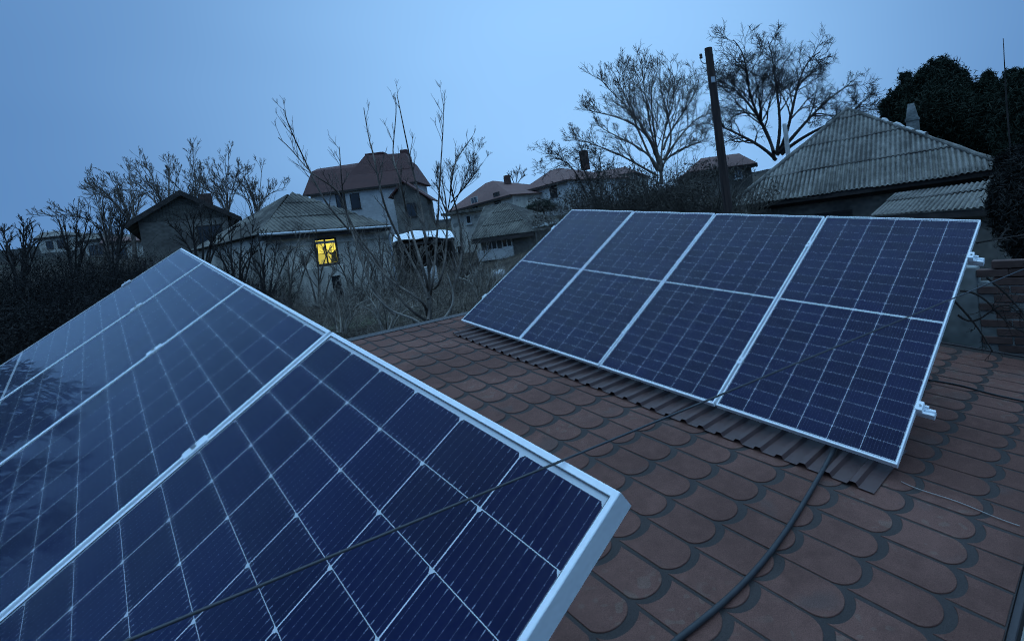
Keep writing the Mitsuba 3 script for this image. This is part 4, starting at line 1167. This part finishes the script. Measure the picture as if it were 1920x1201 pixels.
for (x, D, rx, h), lab in zip(spots_, texts):
    c = gpt(x, 560, D)
    k = thicket('dark_bush', lab, 'bush', c, rx, 2.2, h, 300, 'mat_brush_dark', g, .010, .6)
    cc = np.array([c + [g.normal() * rx * .5, g.normal() * 1.2, g.random() * h * .75] for _ in range(60)])
    put(k, 'dead_leaves', mikit.ply(leaves(clumps(cc, np.full(60, .5), 60, g), .035, g), 'mat_brush_dark'), kind='stuff')

# bare shrubs scattered in the garden, half hiding the houses
for x, y, D, w, h, n_, m, lab in ((600, 560, 22, 44, 130, 4, 'mat_bark', 'bare shrub in front of the lit yellow window'), (545, 560, 22, 46, 130, 4, 'mat_bark', 'bare shrub left of the lit window against the plastered wall'),
                               (668, 555, 21, 50, 130, 5, 'mat_bark', 'bare shrub right of the lit window against the plastered wall'), (722, 560, 20, 44, 150, 5, 'mat_bark', 'bare shrub at the right corner of the plastered house'),
                               (770, 545, 24, 46, 120, 7, 'mat_bark', 'bare shrub in front of the dark carport'), (868, 555, 18, 44, 130, 7, 'mat_bark', 'bare shrub in front of the annex beside the grey cottage'),
                               (905, 560, 15, 40, 70, 7, 'mat_bark_pale', 'low pale shrub beside the far end of the back row'), (640, 606, 14, 60, 70, 8, 'mat_bark_pale', 'low pale tangle of cut twigs left of the fruit tree'),
                               (725, 604, 12.5, 60, 60, 8, 'mat_bark_pale', 'low pale tangle of twigs just above the roof ridge'), (500, 545, 24, 50, 130, 5, 'mat_bark_dark', 'dark bare shrub at the left corner of the plastered house'),
                               (445, 530, 26, 60, 130, 6, 'mat_bark_dark', 'dark bare shrub under the left eave of the plastered house'), (380, 500, 29, 60, 120, 7, 'mat_bark_dark', 'dark bare shrub in front of the pointed gable')):
    st = []
    for i in range(n_):
        dx = w * (2 * i / (n_ - 1) - 1)
        st += stems_px([[(x + dx * .15, y + 18), (x + dx * .55 + 6 * math.sin(i * 2.1), y - h * .4), (x + dx + 8 * math.sin(i * 1.3), y - h * (1 - .35 * abs(dx) / w) * (.8 + .3 * g.random()))]], D, .0016 * D, .0006 * D, .3)
    bare_tree('bare_shrub', lab, g, st, 2, (9, 4), (.28, .5), (38, 40), (.3, .2), .10, .00042 * D, bark=m, cat_='shrub', group='bare shrubs in the garden')

for x, D, rx, h, m, lab in ((690, 13, 1.6, 1.0, 'mat_brush', 'low tangle of dry stems left of the fruit tree'), (640, 17, 2.0, 1.3, 'mat_brush', 'tangle of dry stems below the lit window'), (830, 15, 1.8, 1.1, 'mat_brush', 'tangle of dry stems right of the fruit tree'),
                         (760, 19, 2.2, 1.5, 'mat_bark', 'tangle of bare stems between the fruit tree and the carport'), (880, 20, 2.0, 1.3, 'mat_bark', 'tangle of bare stems before the grey roofed cottage'), (570, 19, 1.8, 1.4, 'mat_bark', 'tangle of bare stems before the left half of the plastered house'),
                         (720, 25, 2.2, 1.6, 'mat_bark_dark', 'dark tangle at the right foot of the plastered house')):
    thicket('bush', lab, 'bush', gpt(x, 560, D), rx, 1.3, h, 110, m, g, .00045 * D, .8)
for x, y, D, lab in ((140, 500, 36, 'dark bare shrub on the left slope before the far houses'), (215, 500, 34, 'dark bare shrub on the left slope before the gabled house'), (40, 520, 30, 'dark bare shrub at the far left of the hedge')):
    st = stems_px([[(x + dx * .15, y + 20), (x + dx * .6, y - 40), (x + dx * 1.1, y - 105 + abs(dx) * .6)] for dx in g.uniform(-52, 40, 8)], D, .04, .013, .5)
    bare_tree('bare_shrub', lab, g, st, 2, (9, 4), (.28, .5), (34, 38), (.3, .2), .10, .011, bark='mat_bark_dark', cat_='shrub')

# dry stalks and brambles over the garden, too many to count
L_ = []
for _ in range(5200):
    D = 8.5 + 22 * g.random() ** 1.3
    x = 380 + 640 * g.random()
    p = gpt(x, 560, D, -.03)
    d = np.array([g.normal(), g.normal(), .15 + .6 * g.random() ** 2])
    L_.append(limb(g, p, d, .35 + .9 * g.random() ** 2 * (1.6 if D > 12 else .8), .006 + .004 * g.random(), .003, 4, .35, -.5))
single('dry_brush', 'dry stalks, grass and fallen twigs over the garden beyond the ridge', 'brush', mikit.ply(tubes(L_, 3), 'mat_brush'), kind='stuff')
# grass blades
n = 12000
D = 8 + 26 * g.random(n) ** 1.2; xx = 330 + 720 * g.random(n)
P = np.array([px(a, 560, b) for a, b in zip(xx, D)]); P[:, 2] = gz(P[:, 0], P[:, 1]) - .01
tip = P + np.stack([g.normal(size=n) * .10, g.normal(size=n) * .10, .03 + .07 * g.random(n)], 1)
side = np.stack([g.normal(size=n), g.normal(size=n), g.normal(size=n) * 0], 1); side /= np.linalg.norm(side, axis=1, keepdims=True); side *= .012
V = np.stack([P - side, P + side, tip], 1).reshape(-1, 3)
mat('mat_dead_grass', spots((.085, .070, .055), (.042, .036, .029), 1.2, .4), rough=1.0)
single('dead_grass', 'matted dead grass in the garden between the roof and the houses', 'grass', mikit.ply(trimesh.Trimesh(V, np.arange(3 * n).reshape(-1, 3), process=False), 'mat_dead_grass'), kind='stuff')

# small things in the garden
def lump(name, label, cat_, p, e, m, g, sub=3):
    s_ = trimesh.creation.icosphere(subdivisions=sub); v = s_.vertices
    v = v * (1 + .35 * (meshkit.fbm(v * 1.6 + p[0], 3, 4)[:, None] - .5)); s_.vertices = np.clip(v, -1, .8) * e + p
    single(name, label, cat_, mikit.ply(s_, m, smooth=True))


p = gpt(936, 520, 21, .2); lump('white_sack', 'crumpled white sack lying before the grey roofed cottage', 'sack', p, [.30, .2, .22], 'mat_white_sheet', g)
p = gpt(701, 587, 11.5, .05); lump('white_rag', 'small white rag caught on twigs near the roof ridge', 'rag', p, [.10, .06, .05], 'mat_white_sheet', g)
p = gpt(806, 510, 26); k = thing('white_drum', 'pale drum standing in the garden below the white sheet roof', 'drum')
put(k, 'body', mikit.ply(moved(trimesh.creation.revolve([[0, 0], [.30, 0], [.32, .03], [.32, .28], [.335, .30], [.32, .32], [.32, .58], [.335, .6], [.32, .62], [.32, .88], [.30, .9], [0, .9]], sections=24), frame(p, *np.eye(3))), 'mat_plaster_white', smooth=40))
